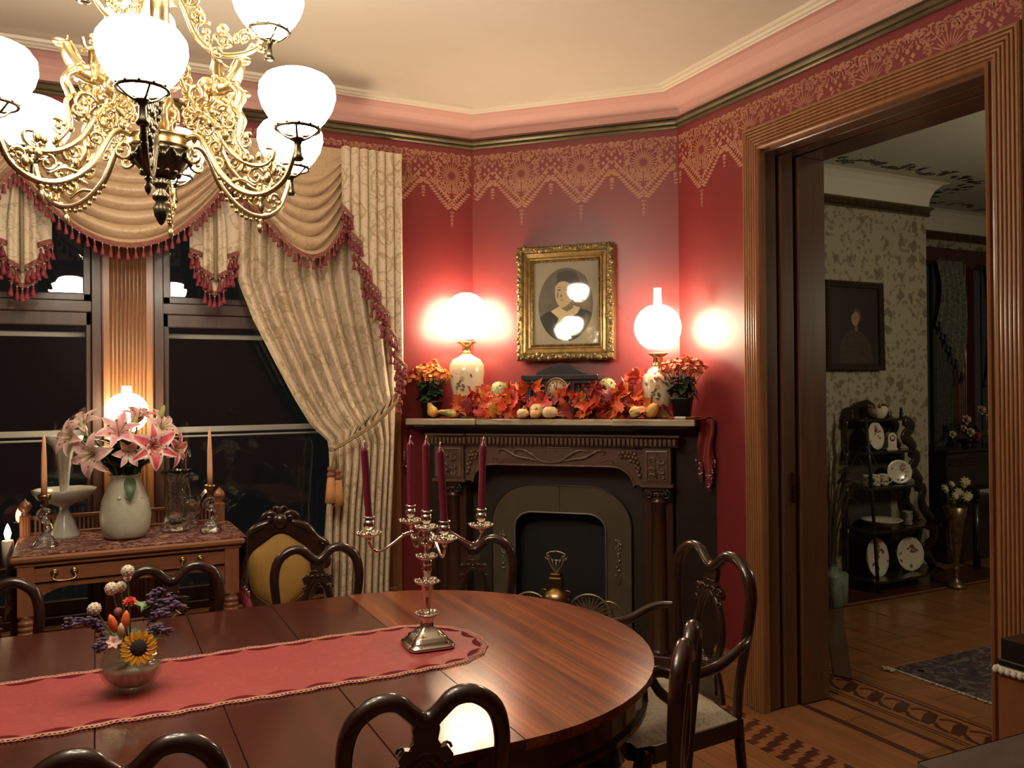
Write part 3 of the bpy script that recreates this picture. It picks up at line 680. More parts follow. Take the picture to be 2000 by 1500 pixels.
# ================= dining table =================
TB = (.87, 2.425, 0); ZT = .75
tb = thing('dining_table', 'long round-ended mahogany dining table extended with leaves', 'table', TB)
def dend(sx, r=.745, n=28, inset=0):
    return [(sx*(r*.965-inset)*math.cos(a), (r-inset)*math.sin(a)) for a in [(-PI/2+PI*k/n) for k in range(n+1)]]
mb = MB(); pl = dend(1); mb.prism(pl, ZT-.022, ZT); mb.prism(dend(1, inset=.008), ZT-.03, ZT-.022); part('end_top', mb, m_mah, tb, 'warm red striped mahogany end')
for i in range(5):
    x1 = -.0015-.292*i; mb = MB(); mb.box(x1-.290, x1, -.745, .745, ZT-.024, ZT-.0002*(i % 2), .0015); part('table_leaf', mb, m_leaf if i else m_leaf, tb)
mb = MB(); mb.M = T((-1.464, 0, 0)); mb.prism([(p[0], p[1]) for p in dend(-1)][::-1], ZT-.022, ZT); part('end_top', mb, m_mah, tb)
mb = MB(); mb.prism(dend(1, inset=.03)+[(-1.46+p[0], p[1]) for p in dend(-1, inset=.03)][::-1], ZT-.12, ZT-.028); part('apron', mb, m_mahd, tb)
mb = MB(); mb.sweep(dend(1, inset=.03)+[(-1.46+p[0], p[1]) for p in dend(-1, inset=.03)][::-1], [(0, ZT-.12), (-.012, ZT-.118), (-.012, ZT-.105), (0, ZT-.10)], xy, True); part('apron_bead', mb, m_mahd, tb)
lp = [(.035, 0), (.05, .02), (.04, .05), (.03, .09), (.045, .14), (.06, .22), (.065, .32), (.045, .42), (.035, .46), (.055, .49), (.045, .52), (.05, .63)]
lme = None
for x, y in ((.42, .42), (.42, -.42), (-.73, .0), (-1.88, .42), (-1.88, -.42)):
    if lme is None: q = MB(); q.lathe(lp, 20, rib=(10, .04)); q.box(-.05, .05, -.05, .05, .60, .64, .004); lme = q.mesh('leg', [m_mahd])
    part('leg', lme, m_mahd, tb, M=T((x, y, 0)))
# ---- runner
def damask(name, c1, c2, s=26, rough=.6, thr=.52):
    m, nt, b = new_mat(name); v = coords(nt); f = nnoise(nt, v, s, 2, .5, 2.2)
    nt.links.new(ramp(nt, f, [(thr-.03, c1), (thr+.03, c2)]), b.inputs['Base Color']); b.inputs['Roughness'].default_value = rough
    b.inputs['Sheen Weight'].default_value = .03
    bumpn(nt, b, nnoise(nt, v, 9, 3), .25, .01); return m
m_run = damask('rose_red_damask', (.34, .052, .050), (.38, .066, .060), 22, .55, .6)
m_lacep = pm('pink_gold_lace', (.60, .28, .20), .6); m_dred = pm('dark_red_satin', (.12, .008, .012), .85, spec=.15)
rx0, rxe, ry0, ry1, rz = -2.15, .87, 2.225, 2.648, ZT+.0035
def route():
    out = []; cy = (ry0+ry1)/2; r = (ry1-ry0)/2
    n = 100
    for k in range(n+1): out.append((rx0+(rxe-rx0)*k/n, ry0))
    for k in range(1, 20): a = -PI/2+PI*k/20; out.append((rxe+r*math.cos(a), cy+r*math.sin(a)))
    for k in range(n+1): out.append((rxe-(rxe-rx0)*k/n, ry1))
    return out
rt = route()
rn = thing('table_runner', 'rose red damask runner with looped lace edge along the dining table', 'table runner', (0, 0, 0))
mb = MB(); rnd = random.Random(1)
pp = [(x+.004*math.sin(i*.9), y+.004*math.sin(i*.7+1)) for i, (x, y) in enumerate(rt)]
mb.prism(pp, ZT+.0006, rz); part('cloth', mb, m_run, rn)
mb = MB()
tot = 0; Q = []; 
for i in range(len(pp)-1):
    a, b = Vector(pp[i]), Vector(pp[i+1]); L = (b-a).length; nn = Vector(((b-a).y, -(b-a).x)).normalized()
    m_ = max(1, round(L/.0115))
    for k in range(m_): Q.append((a+(b-a)*k/m_, nn))
for i, (p, nn) in enumerate(Q):
    c = p+nn*(.010+.003*math.sin(i*.9)); r = .0068
    mb.tube([(c.x+r*math.cos(2*PI*k/7), c.y+r*math.sin(2*PI*k/7), rz+.0005) for k in range(7)], .0017, 4, closed=True)
for o in (-.002, .003): mb.tube([(p.x+n_.x*(o+.002*math.sin(i*.9)), p.y+n_.y*(o+.002*math.sin(i*.9)), rz+.001) for i, (p, n_) in enumerate(Q)], .0013, 4)
part('lace_edge', mb, m_lacep, rn)
mb = MB(); i = 0
while i < len(Q)-9:
    pl = []
    for k in range(9):
        p, nn = Q[i+k]; d = .004+.022*math.sin(PI*k/8)**.7; pl.append((p.x-nn.x*d, p.y-nn.y*d))
    pl += [(Q[i+k][0].x-Q[i+k][1].x*.002, Q[i+k][0].y-Q[i+k][1].y*.002) for k in range(8, -1, -1)]
    mb.prism(pl, rz-.001, rz+.0012); i += 9
part('scallop_trim', mb, m_dred, rn)
# ================= chairs =================
def chair(name, label, grp, wide=1.0, tall=1.0, arms=False, seatm=None):
    t = thing(name, label, 'chair', (0, 0, 0), 0, grp)      # faces +y; back at y = 0
    k = wide; zz = lambda z: .45+(z-.45)*tall
    rake = lambda z: -(z-.45)*.07
    h = [(.150, .43), (.150, .52), (.165, .62), (.182, .72), (.187, .80), (.168, .862), (.118, .897), (.070, .897), (.036, .872), (.016, .856), (0, .852)]
    rr = [.018, .018, .018, .020, .022, .023, .0225, .022, .021, .022, .022]
    path = cr([(x*k, rake(z), zz(z)) for x, z in h], 4); path = path+[Vector((-p.x, p.y, p.z)) for p in path[-2::-1]]
    R_ = [lerpl(rr, 1-abs(1-2*i/(len(path)-1))) for i in range(len(path))]
    mb = MB(); mb.tube(path, R_, 10, flat=.85); part('back_frame', mb, m_chair, t)
    mb = MB()   # reeded front bead that follows the frame
    inner = [Vector((p.x*.99, p.y+.014, p.z)) for p in path]; mb.tube(inner, .0045, 6); part('frame_bead', mb, m_chair, t)
    # splat: stem, pierced oval, carved crest
    mb = MB()
    stem = [(-.028, .86), (-.033, .835), (-.028, .81), (-.036, .80), (-.030, .775), (.030, .775), (.036, .80), (.028, .81), (.033, .835), (.028, .86)]
    F = lambda x, z, d: (x*k, rake(z)+d, zz(z))
    def plate(pl, d0, d1):
        n = len(pl); vs = [F(x, z, d0) for x, z in pl]+[F(x, z, d1) for x, z in pl]
        mb.add(vs, [tuple(range(n)), tuple(range(2*n-1, n-1, -1))]+[(i, n+i, n+(i+1) % n, (i+1) % n) for i in range(n)])
    plate(stem, -.009, .009)
    N = 28; ov = [(math.cos(2*PI*i/N), math.sin(2*PI*i/N)) for i in range(N)]
    mb.tube([F((.060+.012*(c_ < 0)*0)*s_ if False else .061*c_*(1-.18*s_), .665+.112*s_, 0) for c_, s_ in ov], .014, 8, closed=True, up=(0, 1, 0))
    plate([(-.060, .76), (-.066, .775), (-.05, .795), (-.02, .79), (.02, .79), (.05, .795), (.066, .775), (.060, .76), (.03, .765), (-.03, .765)], -.008, .012)
    plate([(-.04, .565), (-.07, .50), (-.085, .45), (.085, .45), (.07, .50), (.04, .565)], -.009, .007)
    for sx in (1, -1):
        for rx_, rz_, q in ((.052, .782, .014), (.022, .785, .012), (.058, .745, .01)):
            mb.tube([F(sx*rx_+p[0]*sx, rz_+p[2], .013) for p in spiral((0, 0), q, 0, 1.2, 12)], [.0035, .002], 5)
        mb.tube([F(sx*x, z, .01) for x, z in ((.03, .55), (.05, .51), (.055, .47))], .004, 5)
    mb.ball(F(0, .79, .012), .008, 8)
    mb.tube([F(-.03, .812, .011), F(.03, .812, .011)], .003, 5)
    part('splat', mb, m_chair, t)
    W1, W0, D = .23*k, .17*k, .40*(1+.1*(wide > 1))
    rail = [(-W0, .0), (W0, .0), (W1, D*.85), (W1*.8, D), (-W1*.8, D), (-W1, D*.85)]
    mb = MB(); mb.prism(rail, .385, .44); part('seat_rail', mb, m_chair, t)
    mb = MB(); 
    def cush(u, v):
        x = -1+2*u; y = v; w = (W0+(W1-W0)*min(1, y*1.15))-.008; e = (1-abs(x)**4)*(1-abs(2*y-1)**4)
        return (x*w, .012+y*(D-.02), .44+.045*max(0, e)**.6)
    mb.grid(cush, 14, 14); part('seat_cushion', mb, seatm or m_seat, t)
    for sx in (1, -1):
        q = MB(); q.tube(cr([(sx*.15*k, 0, .44), (sx*.152*k, -.01, .30), (sx*.155*k, -.03, .15), (sx*.16*k, -.075, 0)], 4), [.019, .018, .016, .014], 8); part('leg', q, m_chair, t)
        q = MB(); q.tube(cr([(sx*(W1-.025), D-.05, .42), (sx*(W1-.01), D-.02, .34), (sx*(W1-.018), D-.03, .2), (sx*(W1-.03), D-.045, .08), (sx*(W1-.015), D-.02, .012)], 4), [.028, .03, .022, .015, .013, .02], 8); part('leg', q, m_chair, t)
        if arms:
            q = MB(); q.tube(cr([(sx*.185*k, -.02, zz(.685)), (sx*.225*k, .05, zz(.675)), (sx*.24*k, .16, zz(.635)), (sx*.255*k, .29, zz(.63)), (sx*.262*k, .37, zz(.655)), (sx*.265*k, .41, zz(.655)), (sx*.26*k, .42, zz(.625))], 6), [.010, .015, .018, .018, .016, .018, .02, .012], 10)
            q.tube(cr([(sx*.26*k, .41, zz(.65)), (sx*.255*k, .375, zz(.60)), (sx*.235*k, .30, .55), (sx*.225*k, .29, .47), (sx*.22*k, .30, .41)], 5), [.013, .016, .015, .016, .02], 8)
            q.tube([(sx*.262*k, .41+p[0], zz(.642)+p[2]) for p in spiral((0, 0), .018, 0, 1.1, 12)], .006, 6)
            part('arm', q, m_chair, t)
    return t
def brocade(name, c1, c2, c3, s=7):
    m, nt, b = new_mat(name); v = coords(nt)
    ds = nt.nodes.new('ShaderNodeVectorMath'); ds.operation = 'ADD'; nn = nt.nodes.new('ShaderNodeTexNoise'); nn.inputs['Scale'].default_value = s*1.6; nt.links.new(v, nn.inputs['Vector'])
    k = nt.nodes.new('ShaderNodeVectorMath'); k.operation = 'SCALE'; k.inputs['Scale'].default_value = .12; nt.links.new(nn.outputs['Color'], k.inputs[0]); nt.links.new(v, ds.inputs[0]); nt.links.new(k.outputs[0], ds.inputs[1])
    vo = nt.nodes.new('ShaderNodeTexVoronoi'); vo.inputs['Scale'].default_value = s; nt.links.new(ds.outputs[0], vo.inputs['Vector']); vo.inputs['Randomness'].default_value = .7
    ringv = math_(nt, 'ABSOLUTE', math_(nt, 'SUBTRACT', vo.outputs['Distance'], .36)); rg = ramp(nt, ringv, [(.02, (1, 1, 1)), (.045, (0, 0, 0))])
    cen = ramp(nt, vo.outputs['Distance'], [(.13, (.8, .8, .8)), (.19, (0, 0, 0))])
    vine = ramp(nt, math_(nt, 'ABSOLUTE', math_(nt, 'SUBTRACT', nnoise(nt, v, s*2.4, 2, .5, 1.0), .5)), [(.012, (1, 1, 1)), (.03, (0, 0, 0))])
    col = mixc(nt, math_(nt, 'MAXIMUM', rg, cen), c1, c2); col = mixc(nt, math_(nt, 'MULTIPLY', vine, .7), col, c3)
    nt.links.new(col, b.inputs['Base Color']); b.inputs['Roughness'].default_value = .55; b.inputs['Sheen Weight'].default_value = .15; return m
m_seat = brocade('cream_patterned_seat', (.42, .36, .25), (.30, .25, .15), (.24, .22, .13), 13)
c0 = chair('dining_chair', 'dark polished dining chair nearest the camera, back in front of the bright table end', 'dining chairs', .9)
c0.location = (.620, 1.675, 0); c0.rotation_euler = (0, 0, math.radians(-9))
G = 'dining chairs'
dup(c0, (.045, 1.69, 0), math.radians(-4), 'dining chair at the bottom left edge, near side of the table', G)
dup(c0, (.80, 3.36, 0), math.radians(180-6), 'dark dining chair across the table in front of the yellow upholstered chair', G)
dup(c0, (.243, 3.255, 0), math.radians(180), 'dark dining chair in front of the writing table behind the sunflower bouquet', G)
dup(c0, (-.345, 3.27, 0), math.radians(180), 'dark dining chair cut by the left edge, beyond the table', G)
dup(c0, (1.435, 3.25, 0), math.radians(180-30), 'dark dining chair behind the candelabra, against the fireplace', G)
c9 = dup(c0, (1.35, 1.75, 0), math.radians(44), 'dark dining chair seen edge-on at the right corner of the table', G)
ar = chair('armchair', 'dark carved armchair with cream seat at the right end of the table', 'armchairs', 1.22, 1.13, True)
ar.location = (1.935, 2.34, 0); ar.rotation_euler = (0, 0, math.radians(84))
# ================= chandelier =================
CH = (.155, 2.325, 2.276)
m_globe = emis('lit_globe_glass', (1, .87, .69), CHAND_E)
m_glow = emis('lit_lamp_glass', (1, .82, .55), MANTEL_E)
m_glow2 = emis('lit_lamp_glass_small', (1, .80, .5), SIDE_E)
ch = thing('chandelier', 'ornate brass chandelier with glowing glass globes, horsemen and scrolls', 'chandelier', CH)
mb = MB(); mb.lathe([(.0, -.30), (.006, -.295), (.016, -.275), (.02, -.255), (.012, -.24), (.02, -.232), (.022, -.222), (.012, -.212), (.016, -.198), (.024, -.192), (.016, -.186), (.022, -.18)], 16); part('drop_finial', mb, m_bronze_and_shade, ch)
mb = MB(); mb.lathe([(.022, -.18), (.045, -.165), (.066, -.14), (.076, -.115), (.078, -.105)], 24, rib=(12, .03))
for k in range(12):
    a = 2*PI*k/12; mb.ball((.07*math.cos(a), .07*math.sin(a), -.13), .011, 8); mb.ball((.045*math.cos(a+.26), .045*math.sin(a+.26), -.165), .008, 6)
    mb.tube([(.074*math.cos(a+.2*s_), .074*math.sin(a+.2*s_), -.112-.02*(1-s_*s_)) for s_ in (-1, -.5, 0, .5, 1)], .004, 5)
part('openwork_bowl', mb, m_bronze_and_shade, ch)
mb = MB(); mb.lathe([(.076, -.106), (.082, -.104), (.08, -.098), (.08, -.078), (.084, -.074), (.07, -.07), (.0, -.068)], 28); part('rim_band', mb, m_brass2, ch)
mb = MB(); mb.lathe([(.022, -.07), (.018, .0), (.03, .02), (.022, .04), (.026, .15), (.04, .17), (.024, .2), (.024, .30), (.07, .315), (.075, .33), (.06, .345), (.024, .36), (.02, .70), (.03, .72), (.06, .80), (.09, .84), (.1, .862)], 20); part('stem', mb, m_gold, ch)
mb = MB(); mb.lathe([(.03, .30), (.085, .305), (.095, .32), (.085, .335), (.03, .345)], 40, rib=(20, .04)); part('reeded_disc', mb, m_gold, ch)
def arm_mb(k, up=False):
    mb = MB(); rnd = random.Random(11+k)
    def tb_(pts, r, n=6, cn=5): mb.tube(cr([(x, 0, z) for x, z in pts], cn), r, n)
    def scl(x, z, r, a0, tn, w=.005):
        mb.tube([(p[0]*1+0, 0, p[2]) for p in spiral((x, z), r, a0, tn, 16)], [w, w*.55], 6); mb.ball((x, 0, z), w*1.5, 6)
    if not up:
        tb_([(.06, -.09), (.10, -.075), (.13, -.10), (.17, -.175), (.23, -.225), (.29, -.235), (.345, -.205), (.372, -.15), (.385, -.105)], [.007, .009, .009, .009, .009, .008, .008, .007])
        tb_([(.09, -.04), (.12, -.02), (.155, -.045), (.19, -.11), (.235, -.15), (.285, -.165), (.315, -.15), (.32, -.125), (.30, -.12)], [.006, .008, .008, .008, .006, .005])
        tb_([(.055, .10), (.075, .05), (.11, -.01), (.14, -.04), (.165, -.06)], [.005, .008, .008, .006])
        tb_([(.215, -.015), (.228, -.035), (.222, -.07), (.225, -.10), (.25, -.135)], [.005, .007, .007, .006])
        tb_([(.20, -.2), (.235, -.195), (.27, -.215)], .005)
        for q in ((.135, -.055, .034, 1, 1.3), (.185, -.03, .032, 3, -1.2), (.10, .0, .028, 0, 1.3), (.20, -.045, .024, 2, 1.2), (.075, .04, .026, 4, 1.2), (.065, .09, .022, 1, -1.2), (.10, -.125, .026, 2, 1.1), (.27, -.19, .026, 0, 1.3), (.30, -.155, .02, 3, 1.1), (.215, -.155, .024, 5, 1.2), (.245, -.10, .022, 1, 1.2), (.33, -.18, .018, 0, 1.2), (.16, -.11, .022, 4, -1.2), (.08, -.02, .022, 0, 1), (.135, -.085, .02, 2, 1)): scl(*q)
        for i in range(46):
            t = rnd.random(); x = .09+.24*t; z = rnd.uniform(-.08, .045 if t < .2 else -.015)-max(0, t-.3)*.20; 
            s_ = rnd.uniform(.006, .012); mb.ball((x, rnd.uniform(-.010, .010), z), s_, 6, sc=(1, .7, rnd.uniform(.6, 1.8)))
        for i in range(14):
            t = i/13; x = .17+.19*t; z = -.175-.06*math.sin(PI*min(1, t*1.1)); mb.ball((x, 0, z-.012), .007, 6)
        mb.lathe([(0, -.285), (.007, -.275), (.009, -.262), (.004, -.255), (.01, -.248), (.005, -.24)], 8, (.285, 0, 0))
        e = (.385, 0, -.108)
    else:
        tb_([(.03, .33), (.06, .27), (.09, .20), (.14, .16), (.20, .165), (.245, .19), (.268, .215)], [.006, .009, .009, .008, .007, .007])
        tb_([(.05, .38), (.075, .33), (.07, .28)], .006)
        for q in ((.11, .215, .026, 1, 1.2), (.155, .195, .024, 2, -1.2), (.21, .21, .022, 0, 1.2), (.075, .30, .028, 3, 1.2), (.09, .245, .02, 1, 1), (.255, .19, .016, 2, 1)): scl(*q)
        for i in range(22):
            t = rnd.random(); mb.ball((.08+.17*t, rnd.uniform(-.008, .008), .18+.03*rnd.random()+(.06 if t < .15 else 0)), rnd.uniform(.006, .011), 6, sc=(1, .7, 1.3))
        mb.ball((.155, 0, .225), .016, 8)
        e = (.27, 0, .205)
    return mb, e
def horse_mb():
    b = MB()
    b.ball((0, 0, .062), .03, 12, sc=(1.35, .62, .72)); b.ball((.03, 0, .068), .022, 10, sc=(1, .75, 1)); b.ball((-.032, 0, .064), .024, 10, sc=(1, .75, 1))
    b.tube(cr([(.03, 0, .07), (.05, 0, .095), (.055, 0, .118)], 4), [.018, .014, .010], 8); b.ball((.065, 0, .116), .011, 8, sc=(1.7, .75, .9)); b.tube([(.053, .004, .122), (.052, .006, .134)], [.004, .001], 5)
    b.tube(cr([(.045, .0, .125), (.035, 0, .105), (.02, 0, .085)], 3), [.004, .007, .004], 6)
    for x, y, s_ in ((.035, .010, 1), (.038, -.010, .8), (-.035, .011, -1), (-.04, -.011, -.6)):
        if x > 0: b.tube(cr([(x, y, .06), (x+.022*s_, y, .040), (x+.012, y, .018), (x+.006, y, .004)], 3), [.011, .007, .005, .006], 7)
        else: b.tube(cr([(x, y, .06), (x+.008, y, .038), (x-.012, y, .022), (x-.002, y, 0)], 3), [.014, .009, .005, .006], 7)
    b.tube(cr([(-.055, 0, .07), (-.075, 0, .06), (-.078, 0, .03)], 4), [.004, .009, .003], 6)
    b.tube(cr([(-.005, 0, .075), (-.008, 0, .10), (-.004, 0, .125)], 3), [.013, .014, .011], 8); b.ball((-.002, 0, .142), .0095, 8, sc=(1, .9, 1.15)); b.ball((-.003, 0, .150), .010, 8, sc=(1.1, 1.1, .5))
    for sy in (1, -1):
        b.tube(cr([(-.005, sy*.008, .08), (.006, sy*.02, .072), (.002, sy*.022, .048), (.01, sy*.022, .042)], 3), [.009, .007, .005, .004], 6)
    b.tube(cr([(-.005, .012, .122), (.012, .018, .112), (.028, .008, .105)], 3), [.005, .004, .003], 6)
    b.tube(cr([(-.005, -.012, .122), (.0, -.03, .135), (.004, -.034, .158)], 3), [.005, .004, .004], 6)
    return b
hm = horse_mb().mesh('horse_and_rider', [m_gold])
hold = MB(); hold.lathe([(.010, -.05), (.016, -.045), (.010, -.035), (.008, -.01), (.012, 0), (.018, .004), (.012, .01)], 12)
for k in range(4): a = k*PI/2+.4; hold.tube([(.01*math.cos(a), .01*math.sin(a), .0), (.03*math.cos(a), .03*math.sin(a), .01), (.05*math.cos(a), .05*math.sin(a), .026)], .003, 5)
hold.tube([(.053*math.cos(2*PI*k/24), .053*math.sin(2*PI*k/24), .028) for k in range(24)], .0045, 6, closed=True)
for k in range(12): a = 2*PI*k/12; hold.ball((.055*math.cos(a), .055*math.sin(a), .031), .004, 5)
holdm = hold.mesh('globe_holder', [m_bronze_and_shade])
gl = MB(); gl.lathe([(.0, .022), (.03, .024), (.05, .032), (.070, .055), (.086, .082), (.094, .110), (.092, .135), (.078, .155), (.056, .166), (.045, .168)], 28)
glm = gl.mesh('globe_shade', [m_globe])
ph = -1.7294
for k in range(6):
    a = ph+k*PI/3; mb, e = arm_mb(k); M = RZ(a)
    ao = part('arm', mb, m_gold if k else m_bronze_and_shade, ch, M=M)  # nearest arm takes the dark metal as painted-in backlit shade
    part('horse_and_rider', hm, m_gold, ao, M=T((.170, 0, -.022)) @ S3(1.08, 1.3, 1.08))
    part('globe_holder', holdm, m_brass2, ch, M=M @ T(e)); part('globe_shade', glm, m_globe, ch, M=M @ T(e))
for k in range(3):
    a = math.radians((-10, 97, 230)[k]); mb, e = arm_mb(20+k, True); M = RZ(a)
    part('upper_arm', mb, m_gold, ch, M=M); part('globe_holder', holdm, m_brass2, ch, M=M @ T(e)); part('globe_shade', glm, m_globe, ch, M=M @ T(e))
# ================= drapery =================
m_fab = brocade('gold_cream_brocade', (.56, .42, .25), (.40, .28, .14), (.33, .24, .12), 9)
m_satin = brocade('gold_satin', (.58, .41, .25), (.50, .34, .19), (.48, .33, .185), 7)
m_satin.node_tree.nodes['Principled BSDF'].inputs['Roughness'].default_value = .38
m_fabl = brocade('cream_brocade_light', (.72, .58, .41), (.50, .37, .21), (.40, .31, .17), 6)
m_fr = pm('rose_fringe', (.25, .03, .04), .6, c2=(.17, .018, .027), vs=80); m_braid = pm('rose_gold_braid', (.36, .14, .09), .6, c2=(.18, .035, .035), vs=160)
m_bead = pm('pale_bead', (.75, .6, .5), .3); m_cord = pm('gold_cord', (.40, .27, .13), .6, c2=(.27, .17, .08), vs=60)
m_tgold = pm('orange_gold_tassel', (.66, .33, .12), .6, c2=(.45, .19, .06), vs=70, stretch=(6, 6, 1)); m_tcap = pm('brown_tassel_cap', (.20, .07, .035), .6)
va = thing('valance', 'draped brocade valance of swags and pleated tails with rose tasselled fringe', 'valance', (0, 0, 0))
tq = MB(); tq.ball((0, 0, -.003), .0032, 6, mat=1); tq.lathe([(.001, -.006), (.0045, -.009), (.0045, -.016), (.003, -.019), (.0055, -.023), (.010, -.042), (.0105, -.05), (.004, -.051)], 8)
tqm = tq.mesh('tassel', [m_fr, m_bead]); rnd = random.Random(8)
def fringe(path, step=.034, dz=0, sc=1.0):
    # braid along the path with tassels hanging from it
    P_ = [Vector(p) for p in path]; mb = MB()
    for o in (-.007, 0, .007): mb.tube([p+Vector((0, -.004+.002*math.sin(i*1.7+o*300), o)) for i, p in enumerate(P_)], .0055, 5)
    mb2 = mb; d = 0; nxt = step*.5
    part('braid', mb2, m_braid, va)
    for a, b in zip(P_, P_[1:]):
        L = (b-a).length
        while d+L >= nxt:
            p = a+(b-a)*((nxt-d)/L); part('tassel', tqm, None, va, M=T((p.x, p.y-.008, p.z-.012-dz)) @ RZ(rnd.random()*6) @ RY(rnd.gauss(0, .09)) @ S3(sc, sc, sc*rnd.uniform(.9, 1.12))); nxt += step
        d += L
def swag(x0, x1, ze0, ze1, sag, skew=1.0, nf=8, ztop=2.79, yb=4.235, lab=None, fr=True):
    def f(s, t):
        s_ = s**skew if skew > 0 else 1-(1-s)**(-skew)
        ze = ze0+(ze1-ze0)*s; t2 = t**1.15
        z = ztop+(ze-ztop)*t**1.5 - 4*s_*(1-s_)*(sag*t**.5)
        env = min(1, max(0, t-.14)*3.5)*(.65+.35*math.sin(PI*min(1, max(0, s)))**.6)
        w_ = .5+.5*math.cos(2*PI*nf*t+1.5*math.sin(PI*s)*0)
        y = yb-.055*math.sin(PI*s)*(.4+.6*t)-.052*env*(w_**1.3)*(1 if t > .12 else t/.12)
        x = x0+(x1-x0)*s+ .012*math.sin(2*PI*nf*t)*math.cos(PI*s)
        return (x, y, z-.016*env*math.sin(2*PI*nf*t))
    mb = MB(); mb.grid(lambda u, v: f(u, v), 40, nf*12); part('swag', mb, m_satin, va, lab)
    if fr: fringe([f(i/50, 1) for i in range(51)])
swag(-.30, .585, 2.52, 2.565, .335, 1, 8)
swag(.575, 1.168, 2.565, 2.46, .29, 1.45, 8)
swag(-.82, -.29, 2.46, 2.53, .30, -1.3, 8)
def jabot(cx, z0=2.56):
    y = 4.262
    def pan(hw0, hw1, za, zb, yy, m, nm, tipd=.06):
        mb = MB()
        def f(u, v):
            x = (u-.5)*2; w_ = hw0+(hw1-hw0)*min(1, v*1.8)
            zbot = zb-tipd*(1-abs(x)); z = za+(zbot-za)*v
            return (cx+x*w_, yy-.010*math.cos(x*PI*2.5)-.006*abs(math.sin(x*PI*1.3)), z)
        mb.grid(f, 30, 12); part(nm, mb, m, va); return f
    f1 = pan(.07, .115, z0, 2.225, y+.012, m_fabl, 'jabot_back', .04)
    f0 = pan(.03, .055, z0, 2.125, y-.004, m_fabl, 'jabot', .03)
    f2 = pan(.03, .085, 2.3, 2.14, y+.022, m_fabl, 'jabot_back', .02); f3 = pan(.03, .055, 2.2, 2.05, y+.03, m_fabl, 'jabot_back', .03)
    mb = MB(); mb.tube([(cx, y-.02, z0-.05), (cx, y-.02, 2.08)], .009, 6, flat=.4); part('centre_pleat', mb, pm('olive_pleat', (.27, .22, .13), .7), va)
    for f, a, b, s_ in ((f1, 0, .24, 1.), (f1, .76, 1, 1.), (f0, 0, .4, 1.), (f0, .6, 1, 1.), (f2, 0, .22, 1), (f2, .78, 1, 1), (f3, 0, 1, 1)):
        fringe([f(a+(b-a)*i/8, 1) for i in range(9)], .027, sc=1.2)
    for sx in (-1, 1):
        for q in range(3):
            zz = 2.20-.045*q; xx = cx+sx*(.10-.014*q); fringe([(xx-.02, y+.02, zz), (xx+.02, y+.02, zz+.008)], .024)
jabot(.525); jabot(-.285, 2.54)
# pleated tail at the right with stair-stepped tasselled edge
ZB = [2.47, 2.335, 2.195, 2.09, 1.98, 1.85, 1.70]; X0 = 1.135; DX = .0475
mb = MB()
def tail(u, v):
    i = min(6, int(u*7)); fr_ = u*7-i; x = X0+DX*7*u; zb = ZB[i]-.0-(.035*fr_ if i < 7 else 0)-(.05 if False else 0)
    return (x, 4.195-.034*math.sin(PI*fr_)**.55+.004*i, 2.79+(zb-.02-2.79)*v)
mb.grid(tail, 56, 24); part('tail', mb, m_fabl, va)
for i in range(7):
    z = ZB[i]; x = X0+DX*i
    fringe([(x-.012+.06*k/5, 4.172-.01*math.sin(PI*k/5), z+.012-.055*k/5) for k in range(6)], .022)
    for q in range(1, 3): fringe([(x+.0+.05*k/4, 4.19, z-.025-.04*q-.02*k/4) for k in range(5)], .026)
for z in (1.66, 1.60, 1.545, 1.49): fringe([(1.405, 4.19, z), (1.45, 4.19, z-.02)], .022)
mb = MB(); mb.box(1.165, 1.47, 4.215, 4.40, 2.76, 2.80, .004); mb.box(-.9, 1.165, 4.26, 4.40, 2.79, 2.80); part('pelmet_board', mb, m_fabl, va)
# side panel held back by a cord
cu = thing('curtain', 'cream gold brocade curtain tied back beside the right window', 'curtain', (0, 0, 0))
LE = [(2.76, .62), (2.1, .625), (1.9, .70), (1.7, .80), (1.5, .905), (1.36, .99), (1.27, 1.085), (1.15, 1.085), (.9, 1.065), (.55, 1.055), (.02, 1.04)]
def interp(tab, z):
    for (a, b), (c, d) in zip(tab, tab[1:]):
        if a >= z >= c: return b+(d-b)*(a-z)/(a-c)
    return tab[-1][1] if z < tab[-1][0] else tab[0][1]
def panel(u, v):
    zt = 1.265+.25*u**1.2
    if v < .62: z = 2.76+(zt-2.76)*(v/.62); q = v/.62
    else: z = zt+(.02-zt)*((v-.62)/.38); q = 1
    l = interp(LE, min(2.76, z if v >= .62 else 2.76+(1.265-2.76)*(v/.62))); r = 1.455 if v < .62 else 1.455-.055*min(1, (v-.62)*4)
    tight = math.exp(-((v-.62)/.10)**2)
    x = l+(r-l)*u; k = 10
    y = 4.30-.066*(2*abs(math.sin(PI*k*u+.3*math.sin(v*5)))**.42-1.2)*(1-.55*tight)-.012*math.sin(2*PI*2.3*u+v*4)-.05*tight*math.sin(PI*u)
    return (x+.006*math.sin(2*PI*k*u*1.0+1.5), y, z)
mb = MB(); mb.grid(panel, 150, 70); part('panel', mb, m_fabl, cu)
mb = MB(); base = cr([(1.455, 4.33, 1.53), (1.43, 4.20, 1.50), (1.30, 4.165, 1.385), (1.18, 4.17, 1.31), (1.09, 4.20, 1.255), (1.075, 4.25, 1.245)], 8)
for o in (0, .010): mb.tube([p+Vector((0, -.012, -o+.001*math.sin(i*2.2))) for i, p in enumerate(base)], .0065, 8)
mb.tube([(1.085, 4.19, 1.25), (1.075, 4.185, 1.20), (1.07, 4.18, 1.15)], .005, 6); mb.tube([(1.095, 4.185, 1.25), (1.10, 4.18, 1.20), (1.10, 4.175, 1.14)], .005, 6); mb.ball((1.088, 4.185, 1.25), .014, 8)
part('tieback_cord', mb, m_cord, cu)
